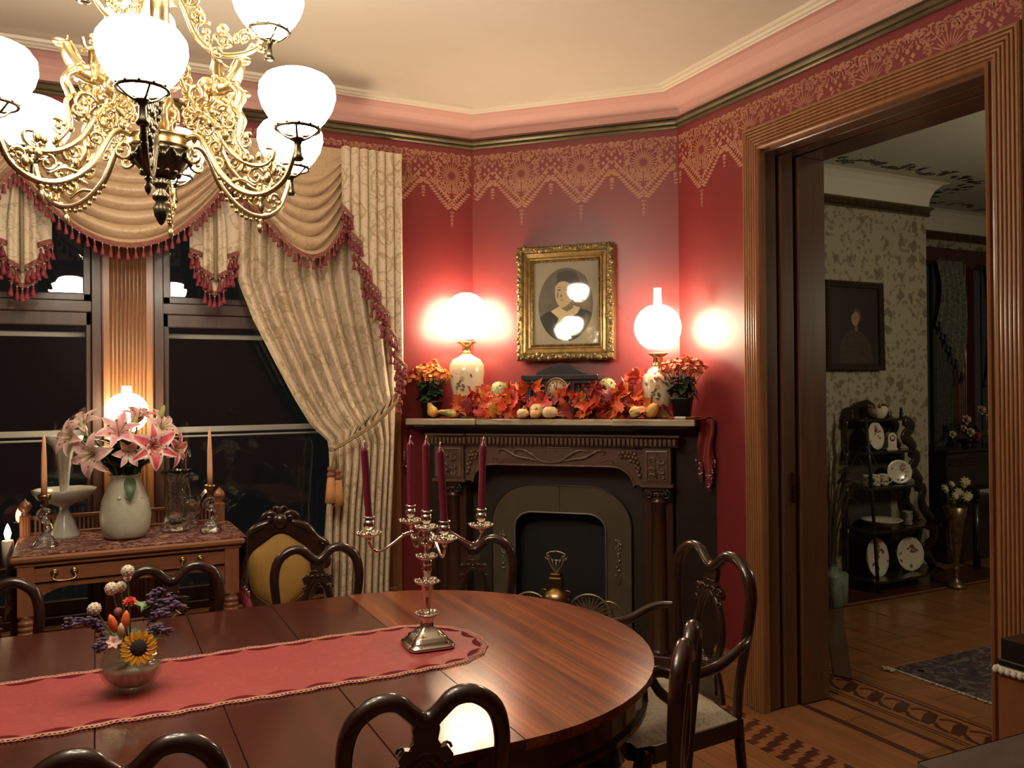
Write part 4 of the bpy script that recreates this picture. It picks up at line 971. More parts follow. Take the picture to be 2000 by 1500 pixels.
for x, z in ((1.063, 1.16), (1.098, 1.145)):
    mb = MB(); mb.lathe([(.004, 0), (.018, -.006), (.02, -.02), (.012, -.028), (.02, -.036), (.022, -.05), (.016, -.056)], 12, (x, 4.172, z), mat=1)
    mb.lathe([(.015, -.052), (.020, -.07), (.025, -.125), (.031, -.185), (.012, -.19)], 22, (x, 4.172, z), rib=(11, .06)); part('gold_tassel', mb, [m_tgold, m_tcap], cu)
mb = MB(); mb.tube([(.55, 4.33, 2.70), (1.50, 4.33, 2.70)], .012, 8); part('rod', mb, m_brass2, cu)
# ================= writing table by the window and what stands on it =================
m_so = wood('sideboard_golden_oak', (.27, .10, .042), (.17, .062, .026), 0, 7, .38, .25)
m_sov = wood('sideboard_golden_oak_upright', (.27, .10, .042), (.17, .062, .026), 2, 7, .38, .25)
m_cryst = glass('cut_crystal', (.95, .97, .93), .06, 1.5, .6, 60)
m_clear = thin_glass('clear_glass', (1, .99, .95), .03, 1.7, .93)
m_chim = pm('lamp_chimney_glass', (.9, .85, .75), .1); m_chim.node_tree.nodes['Principled BSDF'].inputs['Alpha'].default_value = .4
m_frost = pm('frosted_green_glass', (.56, .545, .41), .35, c2=(.47, .47, .34), vs=40); m_frost.node_tree.nodes['Principled BSDF'].inputs['Transmission Weight'].default_value = .15
ZS = .90
sb = thing('sideboard', 'golden oak writing table with drawer, turned legs and low spindled gallery', 'sideboard', (.135, 4.06, 0), math.radians(1))
def P7(n, mb, m, lab=None, M=None): return part(n, mb, m, sb, lab, M)
mb = MB(); mb.box(-.445, .445, -.28, .28, .872, ZS, .008); mb.box(-.43, .43, -.268, .268, .855, .872, .006); P7('top', mb, m_so)
mb = MB(); mb.box(-.40, .40, .23, .25, .70, .855); mb.box(-.405, -.385, -.2, .24, .72, .855); mb.box(.385, .405, -.2, .24, .72, .855)
mb.M = T((0, -.235, 0)) @ RX(PI/2)
ar_ = [(.385*math.cos(PI*k/18) if 0 else (-.36+.72*k/18), .765+.0*k-.0+(.0 if 2 < k < 16 else (-.05 if k in (0, 18) else (-.022 if k in (1, 17) else -.006)))) for k in range(19)]
mb.prism([(-.37, .785), (-.37, .70)]+ar_+[(.37, .70), (.37, .785)], -.01, .01); P7('apron', mb, m_so)
mb = MB(); mb.box(-.362, .362, -.256, -.2, .790, .848, .003); dr = P7('drawer', mb, m_so)
for hx in (-.255, .225):
    mb = MB()
    for sx in (-.035, .035): mb.ball((hx+sx, -.262, .825), .011, 8); mb.ball((hx+sx, -.258, .825), .015, 8, sc=(1, .3, 1))
    mb.tube(cr([(hx-.035, -.268, .825), (hx-.04, -.275, .805), (hx-.02, -.28, .797), (hx+.02, -.28, .797), (hx+.04, -.275, .805), (hx+.035, -.268, .825)], 4), .0035, 6); part('bail_handle', mb, m_brass2, dr)
lg = MB(); lg.box(-.03, .03, -.03, .03, .66, .858, .003); 
lpf = [(.018, 0), (.028, .01), (.022, .03), (.03, .05), (.02, .07), (.026, .2), (.034, .35), (.026, .46), (.034, .475), (.022, .485)]
for k in range(7): lpf += [(.031, .495+.022*k), (.031, .507+.022*k), (.024, .511+.022*k)]
lpf += [(.03, .655), (.03, .665)]; lg.lathe(lpf, 16); lgm = lg.mesh('leg', [m_sov])
for x in (-.39, .39):
    for y in (-.235, .235): P7('leg', lgm, None, None, T((x, y, 0)))
pg = MB(); pg.box(-.022, .022, -.02, .02, ZS-.003, .995, .004)
for k in (-.01, 0, .01): pg.box(k-.003, k+.003, -.0225, -.019, ZS+.01, .985)
pg.lathe([(.012, .992), (.018, 1.0), (.012, 1.008), (.026, 1.022), (.028, 1.035), (.02, 1.052), (.006, 1.062), (.002, 1.07)], 14); pgm = pg.mesh('gallery_post', [m_sov])
for x in (-.415, .415): P7('gallery_post', pgm, None, None, T((x, .262, 0)))
mb = MB(); mb.box(-.40, .40, .255, .27, .972, .99, .003); mb.box(-.40, .40, .255, .27, ZS, .915, .003)
for k in range(44): x = -.38+.0177*k; mb.box(x, x+.009, .258, .266, .912, .975)
P7('gallery', mb, m_so)
m_scarf = damask('dark_red_gold_scarf', (.09, .012, .010), (.42, .26, .19), 26, .5, .56)
sf = thing('table_scarf', 'dark red figured scarf over the writing table, tassels hanging at its right end', 'table scarf', (.135, 4.06, 0), math.radians(1))
mb = MB(); mb.box(-.436, .452, -.262, .235, ZS+.0008, ZS+.004); part('cloth', mb, m_scarf, sf)
mb = MB(); mb.grid(lambda u, v: (.452+.004+.010*math.sin(u*9)*v, -.26+.46*u, ZS+.003-.25*v), 24, 8); part('hanging_end', mb, m_scarf, sf)
mb = MB(); mb.grid(lambda u, v: (-.452-.004-.010*math.sin(u*9)*v, -.26+.46*u, ZS+.003-.25*v), 24, 8); part('hanging_end', mb, m_scarf, sf)
for i in range(9): part('tassel', tqm, None, sf, M=T((.462, -.25+.05*i, ZS-.24)) @ S3(1.6, 1.6, 1.6))
# lamp at the back
def glow_lamp(name, label, M, r, chim, base_prof, mbase, mg, zc, dome=False):
    t = thing(name, label, 'lamp', M=M)
    mb = MB(); mb.lathe(base_prof, 28); part('base', mb, mbase, t)
    zt = base_prof[-1][1]
    mb = MB(); mb.lathe([(.03, zt-.004), (.036, zt+.004), (.022, zt+.012), (.026, zt+.02), (.024, zt+.045), (.034, zt+.05), (.05, zt+.06), (.056, zt+.064), (.03, zt+.066)], 20); part('burner', mb, m_gold, t)
    mb = MB()
    if dome: mb.lathe([(.05, -.128), (.10, -.122), (.135, -.11), (.148, -.085), (.150, -.055), (.142, -.01), (.125, .04), (.098, .085), (.06, .115), (.03, .127), (.0, .131)], 28, (0, 0, zc))
    else: mb.lathe([(max(.035, r*math.sin(a)) if i in (0, 14) else r*math.sin(a), zc-r*math.cos(a)) for i, a in enumerate([.4+(PI-.8)*k/14 for k in range(15)])], 28)
    part('shade', mb, mg, t)
    if chim: mb = MB(); mb.lathe([(.026, zc+r*.8), (.022, zc+r+.02), (.021, chim), (.0235, chim+.002), (.022, chim+.004), (.019, chim), (.02, zc+r*.8)], 20); part('chimney', mb, m_chim, t)
    return t
glow_lamp('oil_lamp', 'small glowing globe lamp on the writing table behind the lilies', T((.13, 4.26, ZS+.004)), .094, .665, [(.0, 0), (.07, .003), (.075, .02), (.04, .06), (.025, .12), (.03, .2), (.06, .26), (.062, .31), (.035, .35), (.028, .37)], m_brass2, m_glow2, .545)
# candlesticks with peach candles
m_peach = pm('peach_wax', (.72, .38, .20), .45, sss=.1); m_wine = pm('wine_red_wax', (.12, .010, .023), .32, coat=.2); m_wick = pm('pale_wick', (.75, .65, .5), .8)
def candlestick(loc, label, clabel, h=.345):
    t = thing('candlestick', label, 'candlestick', loc)
    mb = MB(); mb.lathe([(.0, 0), (.045, .002), (.048, .012), (.036, .022), (.03, .04), (.018, .055), (.012, .06)], 10, rib=(5, .08)); part('foot', mb, m_cryst, t)
    mb = MB(); mb.tube(cr([(0, 0, .055), (.02, 0, .075), (.012, 0, .10), (-.012, 0, .115), (-.02, 0, .135), (.0, 0, .155), (.018, 0, .14), (.0, 0, .16), (0, 0, .175)], 5), [.011, .012, .011, .010, .012, .013, .010, .011], 8); mb.ball((0, 0, .115), .016, 8); part('stem', mb, m_cryst, t)
    mb = MB(); mb.lathe([(.012, .172), (.016, .18), (.012, .19), (.022, .2), (.025, .215), (.018, .22), (.014, .221)], 14, rib=(7, .06)); part('socket', mb, m_brass2, t)
    c = thing('taper_candle', clabel, 'candle', (loc[0], loc[1], loc[2]+.221), 0); mb = MB(); mb.lathe([(.0115, 0), (.0115, .06), (.010, .15), (.006, h-.115), (.002, h-.10), (0, h-.098)], 12); part('wax', mb, m_peach, c); mb = MB(); mb.tube([(0, 0, h-.1), (.001, 0, h-.088)], .001, 5); part('wick', mb, m_wick, c)
candlestick((-.193, 3.965, ZS+.004), 'glass candlestick at the left front of the writing table', 'peach taper candle at the left end of the writing table')
candlestick((.462, 3.985, ZS+.004), 'glass candlestick at the right front of the writing table', 'peach taper candle at the right end of the writing table')
# epergne: trumpet in a scalloped dish
ep = thing('epergne', 'glass epergne, tall trumpet rising from a wide scalloped dish', 'epergne', (-.126, 4.19, ZS+.004))
m_cg = pm('cloudy_cut_glass', (.62, .60, .52), .2); m_cg.node_tree.nodes['Principled BSDF'].inputs['Transmission Weight'].default_value = .35
mb = MB(); mb.lathe([(.062, 0), (.06, .01), (.03, .09), (.018, .12), (.02, .135), (.05, .15), (.10, .17), (.122, .20), (.126, .215), (.12, .215), (.115, .202), (.09, .178), (.02, .155), (.0, .15)], 36, rib=(12, .03)); part('dish', mb, m_cg, ep)
mb = MB(); mb.lathe([(.014, .14), (.016, .2), (.024, .30), (.033, .37), (.045, .40), (.07, .425), (.075, .445), (.068, .45), (.055, .43), (.03, .38), (.018, .3)], 32, rib=(8, .05)); part('trumpet', mb, m_cg, ep)
# pitcher-shaped vase and swan vase
pv = thing('crystal_vase', 'waisted cut crystal vase with a flared toothed rim', 'vase', (.328, 4.12, ZS+.004))
mb = MB(); mb.lathe([(.0, 0), (.062, .002), (.065, .012), (.048, .05), (.044, .10), (.046, .16), (.04, .20), (.046, .235), (.06, .27), (.068, .28), (.062, .28), (.042, .24), (.034, .2), (.038, .1), (.04, .04), (.0, .02)], 32, rib=(8, .05)); part('body', mb, m_cryst, pv)
sv = thing('swan_vase', 'clear glass swan-shaped vase with curling neck beside the crystal vase', 'vase', (.405, 4.22, ZS+.004))
mb = MB(); mb.lathe([(.0, 0), (.04, .002), (.025, .02), (.045, .06), (.05, .1), (.035, .14), (.03, .13), (.04, .09), (.03, .04), (0, .03)], 20); part('body', mb, m_cryst, sv)
mb = MB(); mb.tube(cr([(-.01, 0, .12), (-.02, 0, .2), (-.03, 0, .28), (-.028, 0, .345), (-.012, 0, .36), (-.004, 0, .33)], 5), [.016, .012, .010, .010, .009, .004], 8); part('neck', mb, m_cryst, sv)
mb = MB(); mb.grid(lambda u, v: (.02+.07*v, -.035+.07*u*(1)+.0, .10+.085*v+.03*math.sin(PI*v)-.02*abs(2*u-1)), 8, 6); mb.tube([(.09, -.035, .185), (.095, 0, .2), (.09, .035, .185)], .004, 6); part('tail', mb, m_cryst, sv)
# vase of lilies
lv = thing('lily_vase', 'large frosted glass vase full of cloudy water under the lilies', 'vase', (.115, 4.03, ZS+.004))
mb = MB(); mb.lathe([(.0, 0), (.07, .002), (.088, .015), (.100, .05), (.105, .10), (.095, .17), (.075, .22), (.062, .25), (.058, .262), (.062, .275), (.066, .28), (.06, .278), (.054, .262), (.058, .25), (.088, .17), (.098, .1), (.08, .02), (0, .012)], 32); part('body', mb, m_frost, lv)
mb = MB(); rnd = random.Random(3)
for k in range(12): a = -1.9+.1*k; mb.ball((.1*math.cos(a)*.95-.005, .1*math.sin(a)*.95, .13+.06*math.sin(k*1.9)), .008, 6, sc=(1, .5, 1))
part('applied_blossom', mb, pm('white_glass_relief', (.6, .6, .5), .3), lv)
m_lp = pm('lily_pink', (.68, .20, .26), .45, c2=(.76, .42, .42), vs=35); m_lw = pm('lily_pale_edge', (.80, .56, .50), .45); m_lr = pm('lily_rose_red', (.62, .055, .09), .45, c2=(.68, .14, .16), vs=35)
m_lpale = pm('lily_blush', (.78, .55, .47), .45, c2=(.70, .36, .35), vs=35)
m_lstem = pm('leaf_green', (.065, .12, .042), .45, c2=(.035, .07, .026), vs=20); m_bud = pm('bud_green', (.33, .36, .12), .45); m_ant = pm('anther_brown', (.20, .06, .02), .6)
def petal(mb, M, L, W, t0, t1, n=7, edge=1, mid=0, ruf=0):
    vs = []; x = z = 0; pts = []
    for j in range(n+1):
        v = j/n; th = t0+(t1-t0)*v; pts.append((x, z, th)); x += math.sin(th)*L/n; z += math.cos(th)*L/n
    for j, (px, pz, th) in enumerate(pts):
        v = j/n; w_ = W*math.sin(PI*min(1, .08+.92*v)**.85)**.8 if j < n else .0008
        for q in (-1, -.55, 0, .55, 1): vs.append((px+abs(q)*.12*W*math.cos(th)*-1, q*w_*.5, pz+abs(q)*.25*W*(1-v)+ruf*math.sin(v*14+q)*.1*W))
    fs = []; 
    for j in range(n):
        for i in range(4):
            a = j*5+i; mb.add([], []); fs.append((a, a+1, a+6, a+5, i in (0, 3)))
    b = len(mb.v); mb.add(vs, [], 0, True, M)
    for a in fs: mb.f.append(tuple(b+k for k in a[:4])); mb.mi.append(edge if a[4] else mid); mb.sm.append(True)
def lily(p, d, s, m, label, cup=0.0, nm='lily'):
    s *= 1.22
    t = thing(nm, label, 'flower', M=look(p, d, random.random()*2)); t['group'] = 'pink lilies in the frosted vase'
    for k in range(6):
        q = MB(); petal(q, RZ(k*PI/3), .098*s, (.046 if k % 2 else .034)*s, .25-cup*.2, 2.55-cup); part('petal', q, [m, m_lw], t)
    q = MB()
    for k in range(6): a = k*1.05+.4; q.tube(cr([(0, 0, 0), (.012*math.cos(a)*s, .012*math.sin(a)*s, .035*s), (.028*math.cos(a)*s, .028*math.sin(a)*s, .055*s)], 3), .0012*s, 4); q.ball((.03*math.cos(a)*s, .03*math.sin(a)*s, .056*s), .005*s, 6, mat=1, sc=(1, .5, .5))
    q.tube([(0, 0, 0), (0, 0, .065*s)], .002*s, 5); part('stamens', q, [m_bud, m_ant], t)
    iv = t.matrix_world.inverted() if False else look(p, d, 0).inverted()
    return t
random.seed(12)
VX, VY, VZ = .115, 4.03, 1.17
LI = [((-.065, 3.93, 1.345), (-.9, -.55, .35), 1.0, m_lpale, 'pale pink lily at the far left over the glass trumpet', .2),
 ((-.03, 3.99, 1.385), (-.5, -.5, .8), .95, m_lpale, 'blush lily at the upper left of the vase bouquet', .3),
 ((.005, 3.88, 1.29), (-.55, -.8, -.15), 1.1, m_lpale, 'drooping pale lily at the lower left of the vase bouquet', 0),
 ((.09, 3.90, 1.355), (-.1, -.8, .55), 1.05, m_lp, 'deep pink lily in the middle below the lamp globe', .4),
 ((.125, 3.92, 1.29), (.0, -.95, -.1), .8, m_lpale, 'half open pale lily at the centre front of the bouquet', .6),
 ((.165, 4.0, 1.405), (.15, -.35, .95), .95, m_lp, 'pink lily just right of the lamp globe', .3),
 ((.24, 3.98, 1.37), (.6, -.6, .5), 1.0, m_lpale, 'cream pink lily at the upper right of the vase bouquet', .1),
 ((.215, 3.87, 1.31), (.15, -.95, .1), 1.12, m_lr, 'rose red lily facing front at the right of the bouquet', 0),
 ((.285, 3.93, 1.295), (.8, -.6, -.1), .9, m_lr, 'rose pink lily turned away at the far right', .2)]
for p, d, s, m, lab, c in LI: lily(p, d, s, m, lab, c)
for p, d, s, lab in (((.245, 3.98, 1.405), (.35, -.1, 1), .085, 'upright green lily bud standing above the bouquet at right'), ((.14, 3.93, 1.39), (.35, -.2, 1), .06, 'small pale lily bud before the lamp globe'), ((-.035, 3.95, 1.37), (-.4, -.1, .9), .06, 'green lily bud at the left of the bouquet')):
    mb = MB(); mb.lathe([(.002, -.03), (.004, 0), (.013, s*.3), (.014, s*.55), (.009, s*.85), (.002, s)], 10, rib=(3, .12)); solo('lily_bud', mb, m_bud, lab, 'flower bud', M=look(p, d))
mb = MB(); rnd = random.Random(9)
for p, d, s, m, lab, c in LI: e = Vector(p)-Vector(d).normalized()*.015; mb.tube(cr([(VX+rnd.uniform(-.02, .02), VY+rnd.uniform(-.02, .02), .95), (VX+.3*(e.x-VX), VY+.3*(e.y-VY), 1.19), e], 5), .004, 6)
for p in ((.245, 3.98, 1.38), (.14, 3.93, 1.37), (-.035, 3.95, 1.35)): mb.tube(cr([(VX, VY, .97), (VX+.3*(p[0]-VX), VY+.2*(p[1]-VY), 1.19), p], 5), .0035, 6)
for k in range(64):
    a = rnd.uniform(0, 6.28); r = rnd.uniform(.03, .16); z = 1.175+rnd.uniform(0, .09)
    petal(mb, T((VX+.3*r*math.cos(a), VY+.3*r*math.sin(a)-.01, z)) @ RZ(a) @ RY(rnd.uniform(0, .35)), rnd.uniform(.12, .17), .046, .55, 1.6, 6, 0, 0)
for k in range(24):
    a = 2*PI*k/24+rnd.uniform(-.1, .1); petal(mb, T((VX+.03*math.cos(a), VY+.03*math.sin(a), 1.185+.05*(k % 3))) @ RZ(a), rnd.uniform(.14, .19), .05, .7, 1.95, 7, 0, 0)
petal(mb, T((.13, 3.955, 1.17)) @ RZ(-PI/2) @ RY(1.5), .11, .05, .5, 2.0, 6, 0, 0)
solo('lily_foliage', mb, m_lstem, 'dark green lily stems and leaves in the frosted vase', 'foliage')
# small lit candle behind the left end, seen at the picture edge
cs = thing('candle_jar', 'short lit candle glowing at the left edge beyond the writing table', 'candle', (-.345, 4.22, .80))
mb = MB(); mb.lathe([(0, 0), (.022, 0), (.024, .10), (.02, .105), (.0, .10)], 14); part('wax', mb, pm('ivory_wax', (.7, .6, .45), .4), cs)
mb = MB(); mb.lathe([(0, .10), (.010, .115), (.014, .135), (.008, .16), (0, .178)], 10); part('flame', mb, emis('candle_flame', (1, .75, .4), 30), cs)
st_ = thing('plant_stand', 'low dark stand under the lit candle at the left edge', 'stand', (-.37, 4.22, 0))
mb = MB(); mb.box(-.09, .07, -.1, .1, .78, .80, .004); part('top', mb, m_mahd, st_)
for x in (-.07, .05):
    for y in (-.08, .08): mb = MB(); mb.cyl((x, y, 0), .012, .78, 8); part('leg', mb, m_mahd, st_)
# ================= carved chair with yellow oval back =================
m_yel = pm('mustard_velvet', (.42, .24, .055), .75, c2=(.36, .20, .045), vs=6, sheen=.1)
yc = thing('parlour_chair', 'carved dark walnut chair with mustard yellow oval back beside the curtain', 'chair', (.80, 4.13, 0), math.radians(180-8))
def lobed(s=1.0, n=48, cx=0, cz=.665):
    out = []
    for k in range(n):
        a = 2*PI*k/n; r = 1+.045*math.cos(6*a+PI)-.02*math.cos(2*a); ta = 1-.22*max(0, -math.sin(a))*abs(math.cos(a))**0
        out.append((cx+.165*s*r*math.cos(a)*(1-.30*max(0, -math.sin(a))), cz+.188*s*r*math.sin(a)))
    return out
mb = MB(); mb.M = RX(PI/2); mb.ring(lobed(1.26), lobed(.98), -.025, .02); part('back_frame', mb, m_chair, yc)
mb = MB(); o_ = lobed(1.0); vs = [(0, .035, .665)]; 
for s_, d in ((.35, .034), (.7, .028), (.92, .012), (1.0, -.004)): vs += [(x, d, z) for x, z in lobed(s_)]
fs_ = [(0, 1+k, 1+(k+1) % 48) for k in range(48)]+[(1+48*j+k, 1+48*(j+1)+k, 1+48*(j+1)+(k+1) % 48, 1+48*j+(k+1) % 48) for j in range(3) for k in range(48)]
mb.add(vs, fs_, 0, True); part('back_cushion', mb, m_yel, yc)
mb = MB(); mb.tube([(x, .006, z) for x, z in lobed(1.0)], .005, 6, closed=True); part('piping', mb, pm('mustard_piping', (.36, .20, .05), .6), yc)
mb = MB(); mb.ball((0, .03, .915), .036, 14, sc=(1, .7, 1)); 
for sx in (1, -1):
    mb.tube(cr([(sx*.02, 0, .935), (sx*.045, 0, .95), (sx*.075, 0, .935), (sx*.085, 0, .91), (sx*.07, 0, .90)], 4), [.018, .018, .015, .012, .008], 8); mb.ball((sx*.05, .0, .925), .026, 8, sc=(1.3, .6, .8))
    mb.tube(cr([(0, 0, .95), (sx*.012, 0, .975), (sx*.028, 0, .972), (sx*.03, 0, .955)], 4), [.016, .012, .009, .006], 8)
    mb.tube(cr([(sx*.05, .01, .905), (sx*.12, .01, .88), (sx*.17, .01, .82), (sx*.21, 0, .79), (sx*.225, 0, .76), (sx*.205, 0, .745)], 4), [.018, .020, .020, .022, .018, .010], 8)
    mb.ball((sx*.215, 0, .70), .03, 10, sc=(1, .6, 1.3)); mb.ball((sx*.20, .005, .775), .026, 8, sc=(1.1, .7, .9))
    for k in range(6): mb.ball((sx*(.12+.02*k), .02, .875-.022*k), .011, 6)
part('crest_carving', mb, m_chair, yc)
mb = MB()
for sx in (1, -1): mb.tube(cr([(sx*.12, 0, .50), (sx*.15, 0, .44), (sx*.19, .03, .40)], 4), [.018, .022, .024], 8)
mb.prism([(-.2, 0), (.2, 0), (.26, .42), (.15, .5), (-.15, .5), (-.26, .42)], .33, .40); part('seat_frame', mb, m_chair, yc)
mb = MB(); mb.grid(lambda u, v: ((-1+2*u)*(.19+.06*v), .01+.46*v, .40+.07*max(0, (1-abs(2*u-1)**4)*(1-abs(2*v-1)**4))**.6), 14, 14); part('seat_cushion', mb, m_yel, yc)
for sx in (1, -1):
    mb = MB(); mb.tube(cr([(sx*.2, .42, .35), (sx*.24, .46, .25), (sx*.21, .44, .1), (sx*.23, .47, .012)], 4), [.03, .03, .018, .014], 8); part('leg', mb, m_chair, yc)
    mb = MB(); mb.tube(cr([(sx*.18, .02, .35), (sx*.18, 0, .2), (sx*.2, -.06, 0)], 4), [.022, .02, .016], 8); part('leg', mb, m_chair, yc)
# ================= on and above the mantel (corner frame) =================
ZM = 1.381
DM = lambda x, v, z: DIAG @ T((x, -v, z))
def opal(name, seed):
    m, nt, b = new_mat(name); v = coords(nt)
    sep = nt.nodes.new('ShaderNodeSeparateXYZ'); nt.links.new(v, sep.inputs[0])
    g_ = ramp(nt, math_(nt, 'MULTIPLY', sep.outputs[2], 3.0), [(.0, (.62, .36, .14)), (.35, (.74, .62, .42)), (.7, (.78, .68, .50)), (1, (.72, .50, .26))])
    nt.links.new(g_, b.inputs['Base Color']); b.inputs['Roughness'].default_value = .18; b.inputs['Coat Weight'].default_value = .4; return m
m_opal = opal('painted_opal_glass', 1)
L1 = glow_lamp('table_lamp', 'glowing domed lamp on a rose-painted opal vase base at the left of the mantel', DM(.03, .19, ZM), .14, None,
 [(.0, 0), (.058, .0), (.062, .013), (.052, .032), (.054, .055), (.074, .11), (.092, .185), (.100, .25), (.098, .295), (.078, .328), (.047, .344), (.033, .352), (.030, .362)], m_opal, m_glow, .575, True)
L2 = glow_lamp('globe_lamp', 'glowing round globe lamp with clear chimney at the right of the mantel', DM(1.105, .19, ZM), .122, .678,
 [(.0, 0), (.07, .0), (.074, .012), (.06, .03), (.066, .06), (.082, .12), (.085, .18), (.082, .215), (.07, .232), (.06, .235), (.048, .26), (.034, .268), (.030, .275)], m_opal, m_glow, .475)
m_rose = pm('painted_rose', (.55, .26, .19), .3); m_rl = pm('painted_leaf', (.12, .10, .06), .3)
for L, zc, r in ((L1, .215, .0965), (L2, .16, .0855)):
    q = MB(); rnd = random.Random(6)
    def onv(a, z, rr): return (rr*math.cos(a), rr*math.sin(a), z)
    for k in range(9):
        a0 = -PI/2+.25+rnd.gauss(0, .35)-.2; z0 = zc+rnd.gauss(0, .032); rr = r+.0015+.004*(z0-zc)/.05; d = rnd.uniform(0, 6.3)
        pts = [onv(a0+u/rr, z0+w_, rr+.0008) for u, w_ in leafpoly(0, 0, .026, .007, d, 4)]; q.add(pts, [tuple(range(len(pts)))], 1)
    for a0, z0, s_ in ((-PI/2+.1, zc+.005, .013), (-PI/2-.25, zc+.035, .009)):
        for k in range(6): pts = [onv(a0+(u+s_*.6*math.cos(k))/r, z0+w_+s_*.6*math.sin(k), r+.0022+.0002*k) for u, w_ in leafpoly(-s_*.5, 0, s_, s_*.4, 0, 4)]; q.add(pts, [tuple(range(len(pts)))], 0)
    part('painted_spray', q, [m_rose, m_rl], L, kind='stuff')
# portrait in a carved gilt frame
m_gilt = pm('antique_gilt', (.36, .23, .09), .38, .55, c2=(.20, .12, .035), vs=30, bump=.5, bs=70); m_giltc = pm('carved_antique_gilt', (.30, .21, .085), .4, .7, c2=(.08, .055, .02), vs=60, bump=.8, bs=110)
pf = thing('portrait', 'gilt carved frame with a sepia oval portrait of a person in black with white collar', 'portrait', M=DM(.571, .035, 2.02) @ RX(math.radians(-2.2)))
W2, H2 = .278, .322
def frame(mb, w_, h_, prof, m=0): mb.sweep([(-w_, -h_), (w_, -h_), (w_, h_), (-w_, h_)], prof, lambda p, q, h: (p, -h, q), True, m)
mb = MB(); frame(mb, W2, H2, [(0, -.03), (0, .035), (.008, .052), (.03, .055), (.036, .045), (.036, -.03)]); 
rnd = random.Random(2)
def around(n, w_, h_):
    per = 4*(w_+h_)
    for i in range(n):
        s_ = per*i/n
        if s_ < 2*w_: yield -w_+s_, -h_
        elif s_ < 2*w_+2*h_: yield w_, -h_+s_-2*w_
        elif s_ < 4*w_+2*h_: yield w_-(s_-2*w_-2*h_), h_
        else: yield -w_, h_-(s_-4*w_-2*h_)
for x, z in around(150, W2-.018, H2-.018): mb.ball((x+rnd.gauss(0, .006), -.052, z+rnd.gauss(0, .006)), rnd.uniform(.006, .012), 6, sc=(rnd.uniform(.7, 1.6), .7, rnd.uniform(.7, 1.6)))
part('carved_border', mb, m_giltc, pf)
mb = MB(); frame(mb, W2-.036, H2-.036, [(0, -.02), (0, .04), (.006, .043), (.014, .034), (.026, .026), (.034, .03), (.040, .024), (.044, .016), (.044, -.02)]); part('gilt_moulding', mb, m_gilt, pf)
mb = MB(); frame(mb, W2-.08, H2-.08, [(0, -.02), (0, .022), (.004, .024), (.012, .012), (.012, -.02)])
for x, z in around(120, W2-.088, H2-.088): mb.ball((x, -.018, z), .0045, 5)
part('beaded_slip', mb, m_giltc, pf)
c_ = lambda n, c, r=.7: pm(n, c, r)
PM = [c_('mat_board', (.33, .29, .20)), c_('oval_ground', (.11, .10, .075)), c_('sepia_skin', (.52, .40, .24)), c_('sepia_hair', (.05, .05, .045)), c_('sepia_dress', (.022, .026, .022)), c_('sepia_collar', (.62, .48, .27)), c_('sepia_shadow', (.20, .145, .08)), c_('oval_ground_light', (.13, .12, .085))]
mb = MB(); mb.box(-.19, .19, -.012, .0, -.235, .235, 0, 0)
def flat(pl, y, mi): mb.add([(x, -y, z) for x, z in pl], [tuple(range(len(pl)))], mi)
def ell(cx, cz, rx, rz_, a0=0, a1=2*PI, n=40): return [(cx+rx*math.cos(a0+(a1-a0)*k/n), cz+rz_*math.sin(a0+(a1-a0)*k/n)) for k in range(n if a1-a0 > 6.2 else n+1)]
OV = (0.0, -.01, .158, .208)
flat(ell(*OV), .0125, 1)
flat(ell(.02, .10, .11, .085), .0127, 7)
# shoulders and dress clipped to the oval
inov = lambda x, z: (x/OV[2])**2+((z-OV[1])/OV[3])**2 <= 1
bot = [(x, OV[1]-OV[3]*math.sqrt(max(0, 1-(x/OV[2])**2))+.001) for x in [-.148+.296*k/24 for k in range(25)]]
flat(bot+[(.150, -.06), (.12, -.045), (.06, -.03), (-.05, -.03), (-.11, -.05), (-.148, -.075)], .0130, 4)
flat([(-.085, -.045), (-.03, -.015), (.045, -.015), (.085, -.03), (.07, -.06), (.03, -.08), (.045, -.12), (.042, -.185), (.02, -.175), (.0, -.195), (-.03, -.18), (-.06, -.165), (-.045, -.11), (-.04, -.085)], .0133, 5)
flat([(-.025, .03), (.04, .03), (.045, -.03), (.01, -.05), (-.025, -.03)], .0136, 6)
flat(cr and [tuple(p)[:2] for p in cr([(-.052, .115, 0), (-.06, .07, 0), (-.058, .03, 0), (-.045, -.005, 0), (-.02, -.028, 0), (.012, -.012, 0), (.04, .02, 0), (.052, .07, 0), (.045, .115, 0), (0, .135, 0)], 4, True)], .0139, 2)
flat([tuple(p)[:2] for p in cr([(-.060, .095, 0), (-.045, .135, 0), (-.055, .15, 0), (-.03, .175, 0), (.02, .182, 0), (.065, .16, 0), (.08, .11, 0), (.068, .05, 0), (.052, .03, 0), (.05, .07, 0), (.03, .105, 0), (-.01, .122, 0), (-.04, .115, 0)], 4, True)], .0142, 3)
for x, z, a, b in ((-.036, .073, .011, .0035), (.006, .073, .011, .0035), (-.020, .016, .012, .0025)): flat(ell(x, z, a, b, n=16), .0145, 3 if z > .05 else 6)
for x, z, a, b in ((-.036, .088, .015, .002), (.006, .088, .015, .002), (-.024, .04, .006, .008), (-.045, .045, .004, .02)): flat(ell(x, z, a, b, n=16), .0144, 6)
part('portrait_picture', mb, PM, pf)
mb = MB(); mb.box(-.19, .19, -.0185, -.0172, -.235, .235); part('glass', mb, thin_glass('picture_glass', (1, 1, 1), .04, 1.5, .95), pf)
